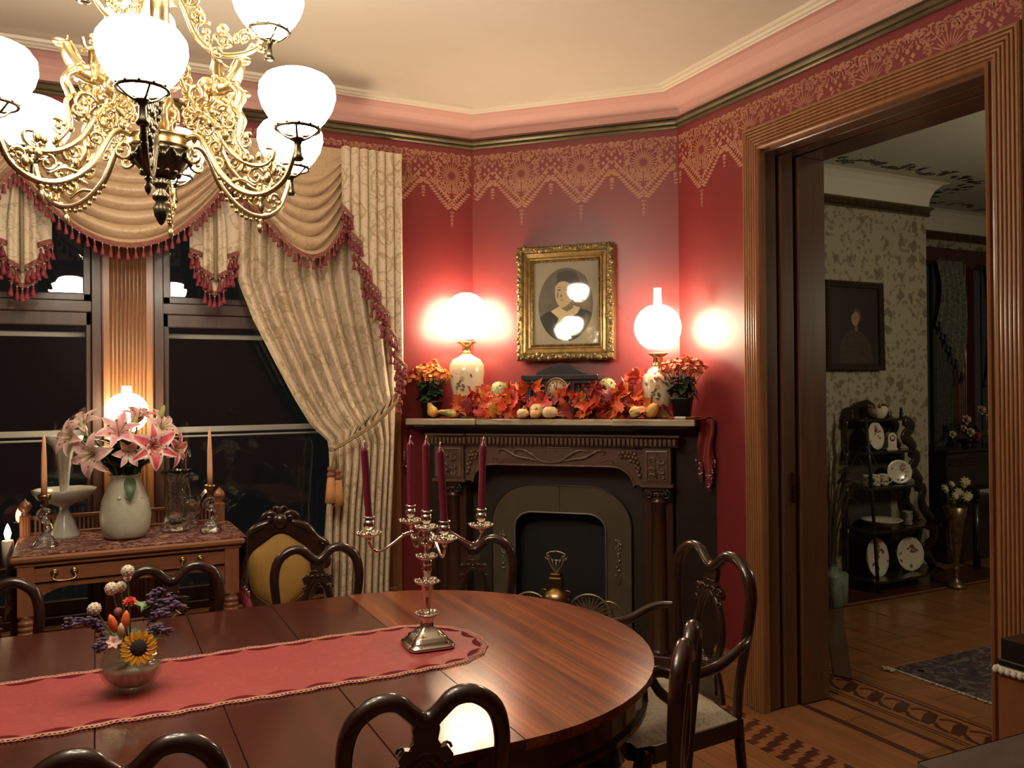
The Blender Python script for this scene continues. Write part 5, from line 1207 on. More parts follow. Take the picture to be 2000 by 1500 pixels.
# black slate mantel clock
m_slate = pm('black_slate', (.02, .02, .022), .25, c2=(.035, .034, .035), vs=12, coat=.3)
ck = thing('mantel_clock', 'black slate temple-shaped mantel clock half hidden by autumn leaves', 'clock', M=DM(.585, .19, ZM))
mb = MB(); mb.box(-.20, .20, -.06, .08, 0, .02, .004); mb.box(-.19, .19, -.05, .07, .02, .165, .003); mb.box(-.085, .085, -.062, .07, .02, .20, .003)
for x in (-.165, -.11, .11, .165): mb.cyl((x, -.062, .02), .012, .14, 10)
part('case', mb, m_slate, ck)
mb = MB(); mb.box(-.215, .215, -.07, .085, .205, .235, .005); mb.box(-.205, .205, -.06, .08, .185, .205, .003); mb.box(-.20, .20, -.056, .075, .165, .17, .002); part('cornice', mb, m_slate, ck)
mb = MB(); mb.M = RX(PI/2); mb.prism([(-.125, .235), (.125, .235), (.13, .245), (.02, .292), (0, .298), (-.02, .292), (-.13, .245)], -.05, .055); part('pediment', mb, m_slate, ck)
dm = T((-.012, -.066, .155)) @ RX(PI/2)
mb = MB(); mb.lathe([(.052, 0), (.056, .002), (.062, .008), (.064, .002), (.064, -.004)], 32); part('bezel', mb, m_brass2, ck, M=dm)
mb = MB(); mb.cyl((0, 0, -.002), .053, .003, 32)
for k in range(12): mb.box(-.0018, .0018, .036, .047, .001, .0016, 0, 1, M=RZ(-k*PI/6))
mb.box(-.002, .002, -.006, .030, .0018, .0024, 0, 1, M=RZ(.52)); mb.box(-.0015, .0015, -.008, .042, .0025, .003, 0, 1, M=RZ(-.08))
part('dial', mb, [pm('aged_dial', (.46, .32, .20), .4), m_dark], ck, M=dm)
# potted kalanchoes
m_pot = pm('black_plastic_pot', (.012, .012, .013), .4); m_kg = pm('kalanchoe_leaf', (.04, .085, .03), .4, c2=(.02, .045, .018), vs=12)
def kalanchoe(M, label, mf, seed, sx=1):
    t = thing('potted_kalanchoe', label, 'potted plant', M=M); rnd = random.Random(seed)
    mb = MB(); mb.lathe([(.0, 0), (.043, 0), (.052, .085), (.057, .086), (.057, .098), (.05, .098), (.046, .07), (0, .07)], 24, sq=5); part('pot', mb, m_pot, t)
    mb = MB()
    for k in range(46):
        a = rnd.uniform(0, 6.28); z = .10+rnd.uniform(0, .09); petal(mb, T((.02*math.cos(a), .02*math.sin(a), z)) @ RZ(a) @ RY(rnd.uniform(.2, .9)), rnd.uniform(.05, .085), .042, .5, 1.9, 5, 0, 0, 1)
    part('foliage', mb, m_kg, t)
    for c in range(26):
        a = c*2.4; rr = .118*math.sqrt((c+.6)/26); cx, cy, cz = rr*math.cos(a), rr*math.sin(a)*.8, .205+.075*(1-(rr/.12)**2)+rnd.gauss(0, .008)
        q = MB(); q.tube([(cx*.3, cy*.3, .12), (cx, cy, cz)], .002, 4, mat=1)
        for k in range(15):
            b = rnd.uniform(0, 6.28); e = rnd.uniform(-.3, 1.5); d = Vector((math.cos(b)*math.cos(e), math.sin(b)*math.cos(e), math.sin(e)))
            P_ = Vector((cx, cy, cz))+d*.028*rnd.uniform(.7, 1.1); Mx = look(P_, d, rnd.random()*6)
            for u in range(4): petal(q, Mx @ RZ(u*PI/2), .0125, .0175, 1.1, 1.75, 2, 0, 0)
        part('flower_cluster', q, [mf, m_kg], t)
    return t
m_ko = pm('kalanchoe_yellow_orange', (.78, .33, .06), .5, c2=(.70, .19, .05), vs=22); m_kc = pm('kalanchoe_coral', (.78, .27, .12), .5, c2=(.68, .17, .08), vs=22)
kalanchoe(DM(-.165, .24, ZM), 'yellow orange kalanchoe in a black pot at the left end of the mantel', m_ko, 3)
kalanchoe(DM(1.235, .25, ZM+.012), 'coral kalanchoe in a black pot at the right end of the mantel', m_kc, 4)
mb = MB(); mb.lathe([(0, 0), (.07, 0), (.075, .008), (.072, .011), (.06, .006), (0, .005)], 24); solo('saucer', mb, pm('terracotta_saucer', (.32, .13, .08), .5), 'low saucer under the coral kalanchoe', 'saucer', M=DM(1.235, .25, ZM))
mb = MB(); mb.box(-.028, .028, -.012, .012, 0, .013, .004); solo('white_box', mb, pm('white_card', (.7, .68, .62), .5), 'tiny white box on the marble shelf below the coral kalanchoe', 'box', M=DM(1.235, .335, ZM+.0015) @ RZ(.1))
# mantel scarf with beaded ends
m_sc = pm('red_organza', (.30, .04, .03), .45, c2=(.22, .03, .025), vs=12)
sc_ = thing('mantel_scarf', 'thin red scarf along the marble shelf with beaded tasselled ends hanging down', 'mantel scarf', M=DIAG.copy())
mb = MB(); mb.grid(lambda u, v: (-.25+1.59*u, -.05-.29*v+(.008*math.sin(u*40) if v > .9 else 0), ZM+.0012+.0015*math.sin(u*60)*math.sin(v*9)**2), 90, 8); part('cloth', mb, m_sc, sc_)
for x0, sgn, zl, vv in ((1.335, 1, .30, .18), (-.275, -1, .30, .17)):
    if sgn < 0: mb = MB(); mb.grid(lambda u, v: (-.282-.01*math.sin(u*7)*v, -.25-.10*u, ZM-.05-.20*v*(1-.45*abs(2*u-1))), 12, 10)
    else: mb = MB(); mb.grid(lambda u, v: (1.314+.075*u+.006*math.sin(v*7), -.235-.012*math.sin(u*9+v*2), ZM+.002-.30*v*(1-.3*abs(2*u-1))), 12, 12); mb.grid(lambda u, v: (1.30+.08*u, -.10-.135*v, ZM+.003+.006*math.sin(u*9)), 8, 6)
    part('hanging_end', mb, m_sc, sc_)
    q = MB(); rnd = random.Random(5+sgn)
    for k in range(34):
        u = rnd.random(); zz = ZM-(.30 if sgn > 0 else .25)*(1-.35*abs(2*u-1)); L = rnd.uniform(.04, .11); xx = (1.314+.075*u if sgn > 0 else -.285)+rnd.gauss(0, .006); yy = -.24 if sgn > 0 else -.25-.1*u
        for b in range(int(L/.011)): q.ball((xx+rnd.gauss(0, .002), yy, zz-.011*b), .0045, 5, mat=rnd.choice([0]*7+[1]))
    part('bead_fringe', q, [m_fr, m_bead], sc_, kind='stuff')
# pumpkins and gourds
m_cp = pm('cream_pumpkin_skin', (.72, .55, .32), .45, c2=(.66, .42, .19), vs=7); m_op = pm('orange_pumpkin_skin', (.70, .33, .10), .45, c2=(.66, .40, .17), vs=7)
m_gy = pm('yellow_gourd_skin', (.68, .42, .10), .45, c2=(.60, .32, .07), vs=9); m_gs = pm('striped_gourd_skin', (.66, .45, .14), .45, c2=(.16, .17, .05), vs=9, stretch=(6, 6, 1), lo=.5, hi=.56); m_gd = pm('dark_green_gourd', (.03, .045, .02), .4); m_gst = pm('gourd_stem', (.28, .22, .12), .7)
def pumpkin(x, v, r, m, lab, f=.78, tilt=0):
    t = thing('mini_pumpkin', lab, 'pumpkin', M=DM(x, v, ZM+.004) @ RX(tilt))
    mb = MB(); mb.lathe([(.004, .006), (r*.5, 0), (r*.86, r*.22), (r, r*f*.9), (r*.93, r*f*1.4), (r*.6, r*f*1.85), (r*.25, r*f*1.9), (.004, r*f*1.72)], 40, rib=(10, .045)); part('fruit', mb, m, t)
    mb = MB(); mb.tube([(0, 0, r*f*1.7), (.003, 0, r*f*2.1), (.01, 0, r*f*2.45)], [.007, .005, .006], 6); part('stem', mb, m_gst, t)
pumpkin(.40, .315, .033, m_cp, 'cream mini pumpkin at the left of the mantel trio'); pumpkin(.472, .325, .029, m_op, 'orange mini pumpkin in the middle of the mantel front'); pumpkin(.55, .31, .041, m_cp, 'larger cream mini pumpkin at the right of the trio'); pumpkin(.475, .262, .052, m_cp, 'tallest cream pumpkin behind the small trio')
def gourd(x, v, L, r, m, lab, rz, ty=PI/2-.15, neck=.45, lift=.0):
    mb = MB(); mb.lathe([(.002, -r*.95), (r*.6, -r*.8), (r, -r*.1), (r*.9, r*.6), (r*neck, L*.55), (r*neck*.8, L*.85), (r*.18, L), (.002, L+.004)], 24, rib=(8, .07)); t = solo('gourd', mb, m, lab, 'gourd', M=DM(x, v, ZM+r+.004+lift) @ RZ(rz) @ RY(ty)); return t
gourd(-.13, .30, .06, .030, m_gy, 'plain yellow gourd at the left end of the marble shelf', 2.9, .5, .6); gourd(-.005, .315, .085, .024, m_gs, 'long striped yellow gourd at the left of the shelf', 3.3, 1.45, .6)
gourd(1.0, .315, .06, .030, m_gs, 'green striped gourd at the right front of the shelf', .4, 1.2, .6); gourd(1.085, .30, .05, .033, m_gy, 'golden warty gourd at the right of the shelf', -.4, .7, .8); gourd(.985, .27, .075, .02, m_gd, 'dark green necked gourd behind the striped one', .8, .9, .5, .03)
# hydrangea heads
m_hy = pm('dried_hydrangea', (.62, .62, .32), .6, c2=(.50, .52, .25), vs=18)
def hydrangea(x, v, z, r, lab):
    q = MB(); rnd = random.Random(int(x*100))
    for k in range(230):
        a = rnd.uniform(0, 6.28); e = math.asin(rnd.uniform(-.5, 1)); d = Vector((math.cos(a)*math.cos(e), math.sin(a)*math.cos(e), math.sin(e))); Mx = look(d*r*.9, d, rnd.random()*6)
        for u in range(4): petal(q, Mx @ RZ(u*PI/2), .012, .013, 1.0, 1.8, 2, 0, 0)
    q.ball((0, 0, 0), r*.62, 10); q.M = Matrix.Identity(4); q.tube([(0, 0, -r*.7), (0, 0, ZM+.006-z)], .003, 6)
    solo('hydrangea', q, m_hy, lab, 'flower', M=DM(x, v, z))
hydrangea(.225, .20, 1.53, .052, 'pale green hydrangea head left of the clock'); hydrangea(.305, .18, 1.50, .03, 'small pale hydrangea head nearer the clock'); hydrangea(.835, .20, 1.545, .05, 'pale green hydrangea head right of the clock')
# maple leaf garland
MC = [((.58, .045, .02), (.50, .03, .02)), ((.66, .13, .025), (.58, .07, .02)), ((.72, .25, .05), (.66, .13, .03)), ((.70, .38, .09), (.66, .22, .05)), ((.28, .02, .025), (.20, .015, .02))]
mleaf = [pm('maple_leaf_%s' % n, a, .5, c2=b, vs=10) for n, (a, b) in zip(('scarlet', 'vermilion', 'orange', 'amber', 'maroon'), MC)]
half = [(0, 0), (.02, .015), (.16, -.03), (.17, .06), (.40, .06), (.33, .14), (.50, .26), (.42, .30), (.44, .42), (.26, .38), (.16, .50), (.20, .66), (.13, .64), (0, 1.0)]
out_ = half+[(-x, y) for x, y in half[-2:0:-1]]
def leaf_mesh(m, k, rnd):
    cup = rnd.uniform(-.5, .6); tw = rnd.uniform(-.4, .4); q = MB(); ctr = (0, .28)
    def H(x, y): return cup*(x*x+(y-.3)**2)*.8+tw*x*y+.12*abs(x)*(1 if k % 2 else -1)+.05*math.sin(7*y+k)
    vs = [(0, .28, H(0, .28)-.02)]; N = len(out_)
    for s_ in (.5, 1): vs += [(ctr[0]+(x-ctr[0])*s_, ctr[1]+(y-ctr[1])*s_, H(ctr[0]+(x-ctr[0])*s_, ctr[1]+(y-ctr[1])*s_)) for x, y in out_]
    fs = [(0, 1+i, 1+(i+1) % N) for i in range(N)]+[(1+i, 1+N+i, 1+N+(i+1) % N, 1+(i+1) % N) for i in range(N)]
    q.add(vs, fs); q.tube([(0, 0, H(0, 0)), (0, -.15, .02), (.02, -.32, 0)], .012, 4); return q.mesh('maple_leaf', [m])
rnd = random.Random(21); LM = [[leaf_mesh(m, k, rnd) for k in range(4)] for m in mleaf]
gd = thing('leaf_garland', 'garland of scarlet, orange and amber maple leaves along the mantel shelf', 'garland', M=DIAG.copy())
pos = []
for k in range(262):
    x = rnd.uniform(-.02, 1.17); ht = .075+.04*math.sin(x*9+1)**2+(.045 if .1 < x < .95 else 0); z = ZM+.025+rnd.random()**.8*ht; v = rnd.uniform(.21, .335)-(z-ZM)*.45
    if .36 < x < .60 and z < ZM+.08 and v > .25: v -= .06; z += .035
    if x > 1.12 and z > ZM+.07: continue
    pos.append((x, v, z, rnd.uniform(.08, .118)))
for k in range(16): pos.append((.985+rnd.gauss(0, .028), .22+rnd.gauss(0, .015), ZM+.13+rnd.random()*.115, .07))
for k in range(8): pos.append((.32+rnd.gauss(0, .02), .2, ZM+.14+rnd.random()*.04, .055)); 
for k in range(8): pos.append((.66+rnd.gauss(0, .03), .26, ZM+.11+rnd.random()*.04, .06))
for x, v, z, s_ in pos:
    ci = rnd.choices(range(5), (6, 6, 3, 1.2, 2.2) if x < 1.08 else (3, 2, 1, .5, 5))[0]
    if x > .95 and z > ZM+.14: ci = 0 if rnd.random() < .8 else 1
    d = Vector((rnd.gauss(0, .6), -1, rnd.gauss(.35, .6)))
    part('maple_leaf', rnd.choice(LM[ci]), None, gd, M=T((x, -v, z)) @ d.to_track_quat('Z', 'Y').to_matrix().to_4x4() @ RZ(rnd.uniform(0, 6.28)) @ S3(s_, s_, s_) @ T((0, -.3, 0)))
# ================= on the dining table =================
CB = (.915, 2.425, ZT+.0045)
cd = thing('candelabra', 'silver-plated five-light candelabra with square stepped foot on the runner', 'candelabra', CB, math.radians(-4))
def sq(prof, n=32, p=5, **k): q = MB(); q.lathe(prof, n, sq=p, **k); return q
def at45(q): return q
mb = MB(); mb.lathe([(.0, 0), (.070, 0), (.074, .006), (.071, .012), (.062, .014), (.062, .02), (.055, .024), (.053, .032), (.045, .036), (.034, .046), (.020, .058), (.016, .075), (.020, .088), (.021, .095)], 40, sq=6, rib=(20, .008)); part('foot', mb, m_silver, cd)
def pan(z, s_, nm='drip_pan', c=(0, 0)):
    q = MB(); N = 40; rim = []; 
    def rr(a, k): ca, sa = math.cos(a), math.sin(a); w_ = (abs(ca)**4+abs(sa)**4)**-.25; return s_*k*w_*(1+.05*math.cos(12*a))
    vs = []
    for k, dz in ((.25, .0), (.7, .002), (.95, .007), (1.0, .010), (.93, .006), (.25, -.006)): vs += [(c[0]+rr(2*PI*i/N, k)*math.cos(2*PI*i/N), c[1]+rr(2*PI*i/N, k)*math.sin(2*PI*i/N), z+dz+.003*math.cos(4*2*PI*i/N+PI)*k) for i in range(N)]
    q.add(vs, [(j*N+i, j*N+(i+1) % N, (j+1)*N+(i+1) % N, (j+1)*N+i) for j in range(5) for i in range(N)]+[tuple(range(N)), tuple(5*N+i for i in range(N-1, -1, -1))], 0, True)
    for i in range(16): a = 2*PI*i/16; q.ball((c[0]+rr(a, .9)*math.cos(a), c[1]+rr(a, .9)*math.sin(a), z+.009), .0035, 5)
    return q
z0 = CB[2]
part('drip_pan', pan(.842-z0+.002, .036), m_silver, cd)
mb = MB(); mb.lathe([(.008, .090), (.009, .10), (.012, .15), (.0175, .185), (.014, .19)], 8, rib=(4, .04), smooth=False); part('column', mb, m_silver, cd)
part('drip_pan', pan(.944-z0, .038), m_silver, cd)
mb = MB(); mb.lathe([(.012, .192), (.010, .205), (.012, .225), (.016, .232), (.016, .238), (.012, .243), (.017, .25), (.018, .26), (.013, .268), (.009, .272)], 20); part('knop', mb, m_silver, cd)
part('drip_pan', pan(1.022-z0, .033), m_silver, cd)
mb = MB(); mb.lathe([(.008, .27), (.012, .285), (.009, .30), (.014, .31), (.016, .32), (.010, .335), (.007, .345), (.010, .358), (.012, .365), (.008, .372)], 18)
for k in range(10): a = k*PI/5; mb.ball((.015*math.cos(a), .015*math.sin(a), .315), .005, 6)
part('hub', mb, m_silver, cd)
sk = MB(); sk.lathe([(.008, 0), (.011, .012), (.009, .016), (.016, .022), (.018, .032), (.014, .042), (.011, .044), (.012, .05), (.0175, .052), (.0175, .055), (.0125, .055), (.0125, .04), (.0, .04)], 20); skm = sk.mesh('candle_socket', [m_silver])
part('drip_pan', pan(1.112-z0, .036), m_silver, cd); part('candle_socket', skm, m_silver, cd, M=T((0, 0, 1.116-z0)))
AA = [-.02, PI/2+.0, PI, -PI/2]
for a in AA:
    q = MB(); zb = 1.098-z0
    q.tube(cr([(.012, 0, .322), (.03, 0, .335), (.042, 0, .325), (.036, 0, .308), (.026, 0, .312), (.035, 0, .345), (.055, 0, .352), (.075, 0, .345), (.115, 0, .318), (.145, 0, .303), (.165, 0, .306), (.178, 0, .325), (.18, 0, zb-.01+.0)], 5), [.005, .0045, .004, .0035, .004, .0045, .005, .0045, .0042, .0045, .0045, .0045, .004], 8)
    for k in range(4): q.ball((.05+.008*k, 0, .353-.002*k), .006, 6)
    q.lathe([(.003, -.012), (.008, -.004), (.011, .006), (.006, .01)], 12, (.18, 0, zb))
    part('branch', q, m_silver, cd, M=RZ(a))
    pp_ = pan(zb+.008, .037, c=(0, 0)); part('drip_pan', pp_, m_silver, cd, M=RZ(a) @ T((.18, 0, 0)))
    part('candle_socket', skm, m_silver, cd, M=RZ(a) @ T((.18, 0, zb+.012)))
CB_M = T(CB) @ RZ(math.radians(-4))
def candle(pos, lab, h, tx=0, ty=0):
    M = CB_M @ T(pos) @ RX(tx) @ RY(ty); t = thing('dinner_candle', lab, 'candle', M=M, group='wine red candles in the candelabra')
    q = MB(); q.lathe([(.0122, 0), (.0122, .010), (.0110, .014), (.0112, h-.02), (.0108, h-.016), (.005, h-.008), (.0035, h-.002), (.0, h)], 18); part('wax', q, m_wine, t)
    q = MB(); q.tube([(0, 0, h-.002), (.001, .0, h+.006), (.004, 0, h+.010)], .002, 5); q.ball((.002, 0, h+.009), .003, 5); part('wick', q, m_wick, t)
zs = 1.116-z0+.0402
candle((0, 0, zs), 'wine red candle in the raised middle socket of the candelabra', .235)
zo = 1.098-z0+.012+.0402
LB = ['wine red candle on the right arm of the candelabra', 'wine red candle on the far arm of the candelabra', 'wine red candle on the far left arm of the candelabra', 'wine red candle on the arm of the candelabra nearest the camera']
for a, lb, tx, ty in zip(AA, LB, (0, .0, 0, .0), (.035, .0, -.06, -.05)):
    candle((.18*math.cos(a), .18*math.sin(a), zo), lb, .232, tx, ty)
# rose bowl and bouquet
m_bowl = thin_glass('ribbed_bowl_glass', (1, 1, .97), .04, 1.6, .93)
BW = (.082, 2.44, ZT+.0045)
rb = thing('rose_bowl', 'round swirl-ribbed glass rose bowl of flowers on the runner', 'vase', BW)
def swirl(rs, n=60, tw=.6, k=20, amp=.018, m=0):
    q = MB(); vs = []
    for j, (r, z) in enumerate(rs):
        for i in range(n): a = 2*PI*i/n; w_ = r*(1+amp*math.cos(k*(a+tw*z*8))*(1 if .01 < z < .115 else .2)); vs.append((w_*math.cos(a), w_*math.sin(a), z))
    q.add(vs, [(j*n+i, j*n+(i+1) % n, (j+1)*n+(i+1) % n, (j+1)*n+i) for j in range(len(rs)-1) for i in range(n)]+[tuple(range(n-1, -1, -1)), tuple((len(rs)-1)*n+i for i in range(n))], m, True); return q
outer = [(.030, 0), (.034, .002)]+[(.078*math.sin(t), .066-.066*math.cos(t)) for t in [.55+k*.19 for k in range(10)]]+[(.052, .118), (.048, .122), (.05, .127)]
inner = [(.046, .125), (.045, .12), (.052, .112)]+[(.073*math.sin(t), .066-.060*math.cos(t)) for t in [2.2-k*.2 for k in range(9)]]+[(.02, .010), (.001, .009)]
part('bowl', swirl(outer+inner), m_bowl, rb)
m_wat = pm('cloudy_water', (.55, .48, .36), .25); m_wat.node_tree.nodes['Principled BSDF'].inputs['Alpha'].default_value = .7
q = MB(); q.lathe([(.001, .0115), (.03, .013)]+[(.070*math.sin(t), .066-.057*math.cos(t)) for t in [.5+k*.15 for k in range(8)]]+[(.001, .0755)], 32)
part('water', q, m_wat, rb)
m_ptl = pm('sunflower_yellow', (.80, .42, .03), .5, c2=(.72, .30, .02), vs=40); m_cen = pm('sunflower_centre', (.018, .010, .008), .8, bump=.8, bs=300)
m_fw = pm('globe_flower_white', (.72, .62, .48), .7, c2=(.58, .48, .36), vs=60, bump=.5, bs=200); m_fred = pm('zinnia_red', (.66, .05, .025), .5, c2=(.5, .03, .015), vs=60); m_for = pm('strawflower_orange', (.80, .16, .04), .45); m_pur = pm('sage_purple', (.075, .04, .085), .7, c2=(.14, .085, .15), vs=60); m_fpk = pm('dusty_pink', (.38, .14, .14), .7); m_bl = pm('blush_petals', (.72, .42, .33), .5); m_lt = pm('young_leaf', (.16, .24, .08), .5)
sf_ = thing('sunflower', 'yellow sunflower with dark centre hanging over the rim of the rose bowl', 'flower', M=look((.096, 2.345, .889), (-.15, -1, .28)) @ S3(1.14, 1.14, 1.14))
q = MB()
for ring_, n_p in ((0, 16), (1, 14)):
    for k in range(n_p): petal(q, RZ(2*PI*(k+.5*ring_)/n_p) @ T((.013, 0, -.002*ring_)), .027, .0145, 1.25-.12*ring_, 1.75, 4, 0, 0)
part('petals', q, m_ptl, sf_)
q = MB(); q.ball((0, 0, .0), .021, 14, sc=(1, 1, .38)); part('centre', q, m_cen, sf_)
q = MB(); q.tube([(0, 0, -.004), (0, .0, -.03)], .004, 6); part('stem', q, m_lstem, sf_)
def stemmed(nm, p, lab, m, build, group=None, base=None):
    t = thing(nm, lab, 'flower', M=T(p), group=group); P_ = Vector(p); b = Vector(base or (BW[0]+(p[0]-BW[0])*.2, BW[1]+(p[1]-BW[1])*.2, .84))-P_
    q = MB(); build(q); part('head', q, m, t)
    q = MB(); q.tube(cr([(0, 0, 0), tuple(b*.5+Vector((0, .004, .008))), tuple(b)], 4), .0016, 5); part('stem', q, m_lt, t); return t
for p, r, lab in (((.074, 2.44, 1.070), .0165, 'white globe flower standing highest over the bouquet'), ((.035, 2.44, 1.028), .0170, 'left one of the paired white globe flowers'), ((.057, 2.46, 1.026), .0145, 'right one of the paired white globe flowers'), ((-.006, 2.42, .984), .0170, 'white globe flower leaning out at the left'), ((.074, 2.47, 1.046), .010, 'small white bud below the highest globe flower')):
    stemmed('globe_flower', p, lab, m_fw, lambda q, r=r: [q.ball((0, 0, 0), r, 12)]+[q.ball((r*.93*math.sin(e)*math.cos(a), r*.93*math.sin(e)*math.sin(a), r*.93*math.cos(e)), r*.16, 5) for k in range(40) for e, a in ((math.acos(1-2*(k+.5)/40), k*2.4),)], 'white globe flowers')
stemmed('zinnia', (.078, 2.42, .990), 'small red zinnia in the middle of the bouquet', m_fred, lambda q: [petal(q, RX(.5) @ RZ(k*.7) @ T((0, 0, .002*(k//9))), .020-.003*(k//9), .011, 1.15-.22*(k//9), 1.7-.2*(k//9), 4, 0, 0) for k in range(32)])
for p, rx_, lab in (((.036, 2.40, .945), (-.25), 'orange pointed blossom at the left of the bowl bouquet'), ((.066, 2.40, .950), (.12), 'orange pointed blossom above the sunflower')):
    stemmed('orange_blossom', p, lab, m_for, lambda q, r_=rx_: q.lathe([(.002, -.025), (.009, -.015), (.011, 0), (.008, .015), (.002, .026)], 10, rib=(5, .1), M=RY(r_)))
stemmed('cream_bud', (.055, 2.37, .932), 'cream seed pod in front of the orange blossoms', pm('cream_pod', (.62, .42, .26), .5), lambda q: q.lathe([(.002, -.018), (.008, -.006), (.008, .008), (.002, .02)], 8))
stemmed('clover_flower', (.050, 2.43, .968), 'dusty pink button flower at the bouquet centre', m_fpk, lambda q: q.ball((0, 0, 0), .011, 10))
stemmed('blush_flower', (.038, 2.37, .903), 'blush ruffled flower at the lower left of the bouquet', m_bl, lambda q: [petal(q, RX(.9) @ RZ(k*1.0), .022, .015, .7, 2.0, 4, 0, 0, 1) for k in range(7)])
stemmed('white_blossom', (.192, 2.42, .945), 'little white blossom at the far right of the bouquet', m_fw, lambda q: [petal(q, RY(.7) @ RZ(k*1.2), .014, .010, .6, 1.6, 3, 0, 0) for k in range(5)])
def sprig(q, p0, p1, n, rnd, m=0):
    pts = cr([p0, tuple((Vector(p0)+Vector(p1))/2+Vector((0, 0, .015))), p1], 6); q.tube(pts, .0015, 4, mat=1)
    for i in range(n):
        t = .3+.7*i/n; p = pts[min(len(pts)-1, int(t*len(pts)))]
        for k in range(3): q.ball((p.x+rnd.gauss(0, .006), p.y+rnd.gauss(0, .006), p.z+rnd.gauss(0, .005)), rnd.uniform(.0025, .0055), 5, mat=m, sc=(1.6, 1, 1))
rnd = random.Random(14)
for ps, lab in (
    ([((.0, 2.42, .93), (-.075, 2.42, .955)), ((.02, 2.42, .9), (-.02, 2.40, .96)), ((.02, 2.4, .88), (.0, 2.36, .90))], 'purple sage sprigs leaning to the left of the bowl'),
    ([((.11, 2.44, .93), (.15, 2.45, 1.01)), ((.12, 2.44, .93), (.185, 2.44, .985)), ((.12, 2.44, .92), (.205, 2.43, .965)), ((.12, 2.43, .92), (.165, 2.42, .95)), ((.11, 2.42, .9), (.165, 2.40, .905))], 'purple sage sprigs spreading to the right of the bowl')):
    q = MB(); [sprig(q, a, b, 16, rnd) for a, b in ps]; solo('sage_sprig', q, [m_pur, m_lstem], lab, 'flower')
q = MB(); 
for k in range(16): a = k*1.3; petal(q, T((.09+.02*math.cos(a), 2.44+.02*math.sin(a), .865)) @ RZ(a) @ RY(rnd.uniform(.1, .5)), rnd.uniform(.05, .09), .026, .3, 1.4, 5, 0, 0)
solo('bouquet_leaves', q, m_lstem, 'dark leaves filling the rose bowl bouquet', 'foliage')
q = MB()
for k in range(4): petal(q, T((.105, 2.43, .955+.004*k)) @ RZ(.4+.9*k) @ RY(.4), .045, .028, .3, 1.3, 5, 0, 0)
solo('bouquet_leaves', q, m_lt, 'light green lobed leaf beside the red zinnia', 'foliage')
q = MB()
for k in range(9): a = 2*PI*k/9; q.tube([(.082+.015*math.cos(a), 2.44+.015*math.sin(a), .86), (.082-.04*math.cos(a), 2.44-.04*math.sin(a), .775)], .0025, 5)
q.M = Matrix.Identity(4); part('flower_stems', q, pm('wet_stems', (.16, .12, .05), .5), rb, M=T(BW).inverted())
# ================= parlor furniture =================
m_blk = pm('ebonised_wood', (.016, .010, .008), .3, c2=(.03, .018, .013), vs=12, coat=.3)
m_china = pm('floral_china', (.72, .68, .52), .2, coat=.4); m_flor = pm('floral_print', (.40, .10, .09), .3, c2=(.10, .10, .05), vs=60)
et = thing('etagere', 'dark tiered display stand with scroll-cut sides and small finials against the parlor wall', 'shelf', (0, 0, 0))
SH = [(1.285, 5.13, 5.70, .18), (1.040, 5.13, 5.76, .22), (.775, 5.12, 5.83, .25), (.460, 5.12, 5.96, .29), (.095, 5.12, 5.98, .31)]
for z, x0, x1, d in SH: mb = MB(); mb.prism([(x0, 4.57), (x0, 4.57-d*.9), (x0+.06, 4.57-d), (x1-.10, 4.57-d), (x1, 4.57-d*.6), (x1, 4.57)], z-.018, z); part('shelf', mb, m_blk, et)
for x, z0_, z1_ in ((5.175, 0, 1.285), ): mb = MB(); mb.tube([(x, 4.30, 0), (x, 4.33, .46), (x, 4.36, .9), (x, 4.40, 1.30)], .013, 8); part('post', mb, m_blk, et)
mb = MB(); mb.box(5.14, 5.66, 4.575, 4.59, .1, 1.30); part('back_panel', mb, pm('dark_back_panel', (.06, .055, .04), .5), et)
for (z1_, _, xa, _), (z0_, _, xb, _) in zip(SH, SH[1:]):
    pts = cr([(xa-.06, 0, z1_-.02), (xa+.02, 0, z1_-.06), (xa+.0, 0, (z0_+z1_)/2+.03), (xb-.12, 0, (z0_+z1_)/2-.03), (xb-.06, 0, z0_+.06), (xb-.01, 0, z0_)], 5)
    mb = MB(); mb.tube([(p.x-.015, 4.42, p.z) for p in pts], .045, 8, flat=.3, up=(1, 0, 0)); part('scroll_side', mb, m_blk, et)
    mb = MB(); mb.tube([(p.x-.03, 4.55, p.z) for p in pts], .045, 8, flat=.3, up=(1, 0, 0)); part('scroll_side', mb, m_blk, et)
    mb = MB(); mb.tube([(5.09-.02*math.sin(PI*k/8), 4.5, z0_+(z1_-z0_)*k/8) for k in range(9)], .018, 6); part('scroll_side', mb, m_blk, et)
fm = MB(); fm.lathe([(.01, 0), (.016, .006), (.008, .018), (.014, .035), (.006, .05), (.010, .06), (.002, .085)], 10); fmm = fm.mesh('finial', [m_blk])
for x, y in ((5.09, 4.45), (5.60, 4.42), (5.69, 4.5)): part('finial', fmm, None, et, M=T((x, y, 1.285)))
mb = MB(); mb.M = T((0, 4.57, 0)) @ RX(PI/2); mb.prism([(5.12, 1.285), (5.62, 1.285), (5.62, 1.33), (5.56, 1.37), (5.50, 1.35), (5.44, 1.40), (5.37, 1.43), (5.28, 1.41), (5.22, 1.38), (5.15, 1.37)], 0, .02); part('crest', mb, m_blk, et)
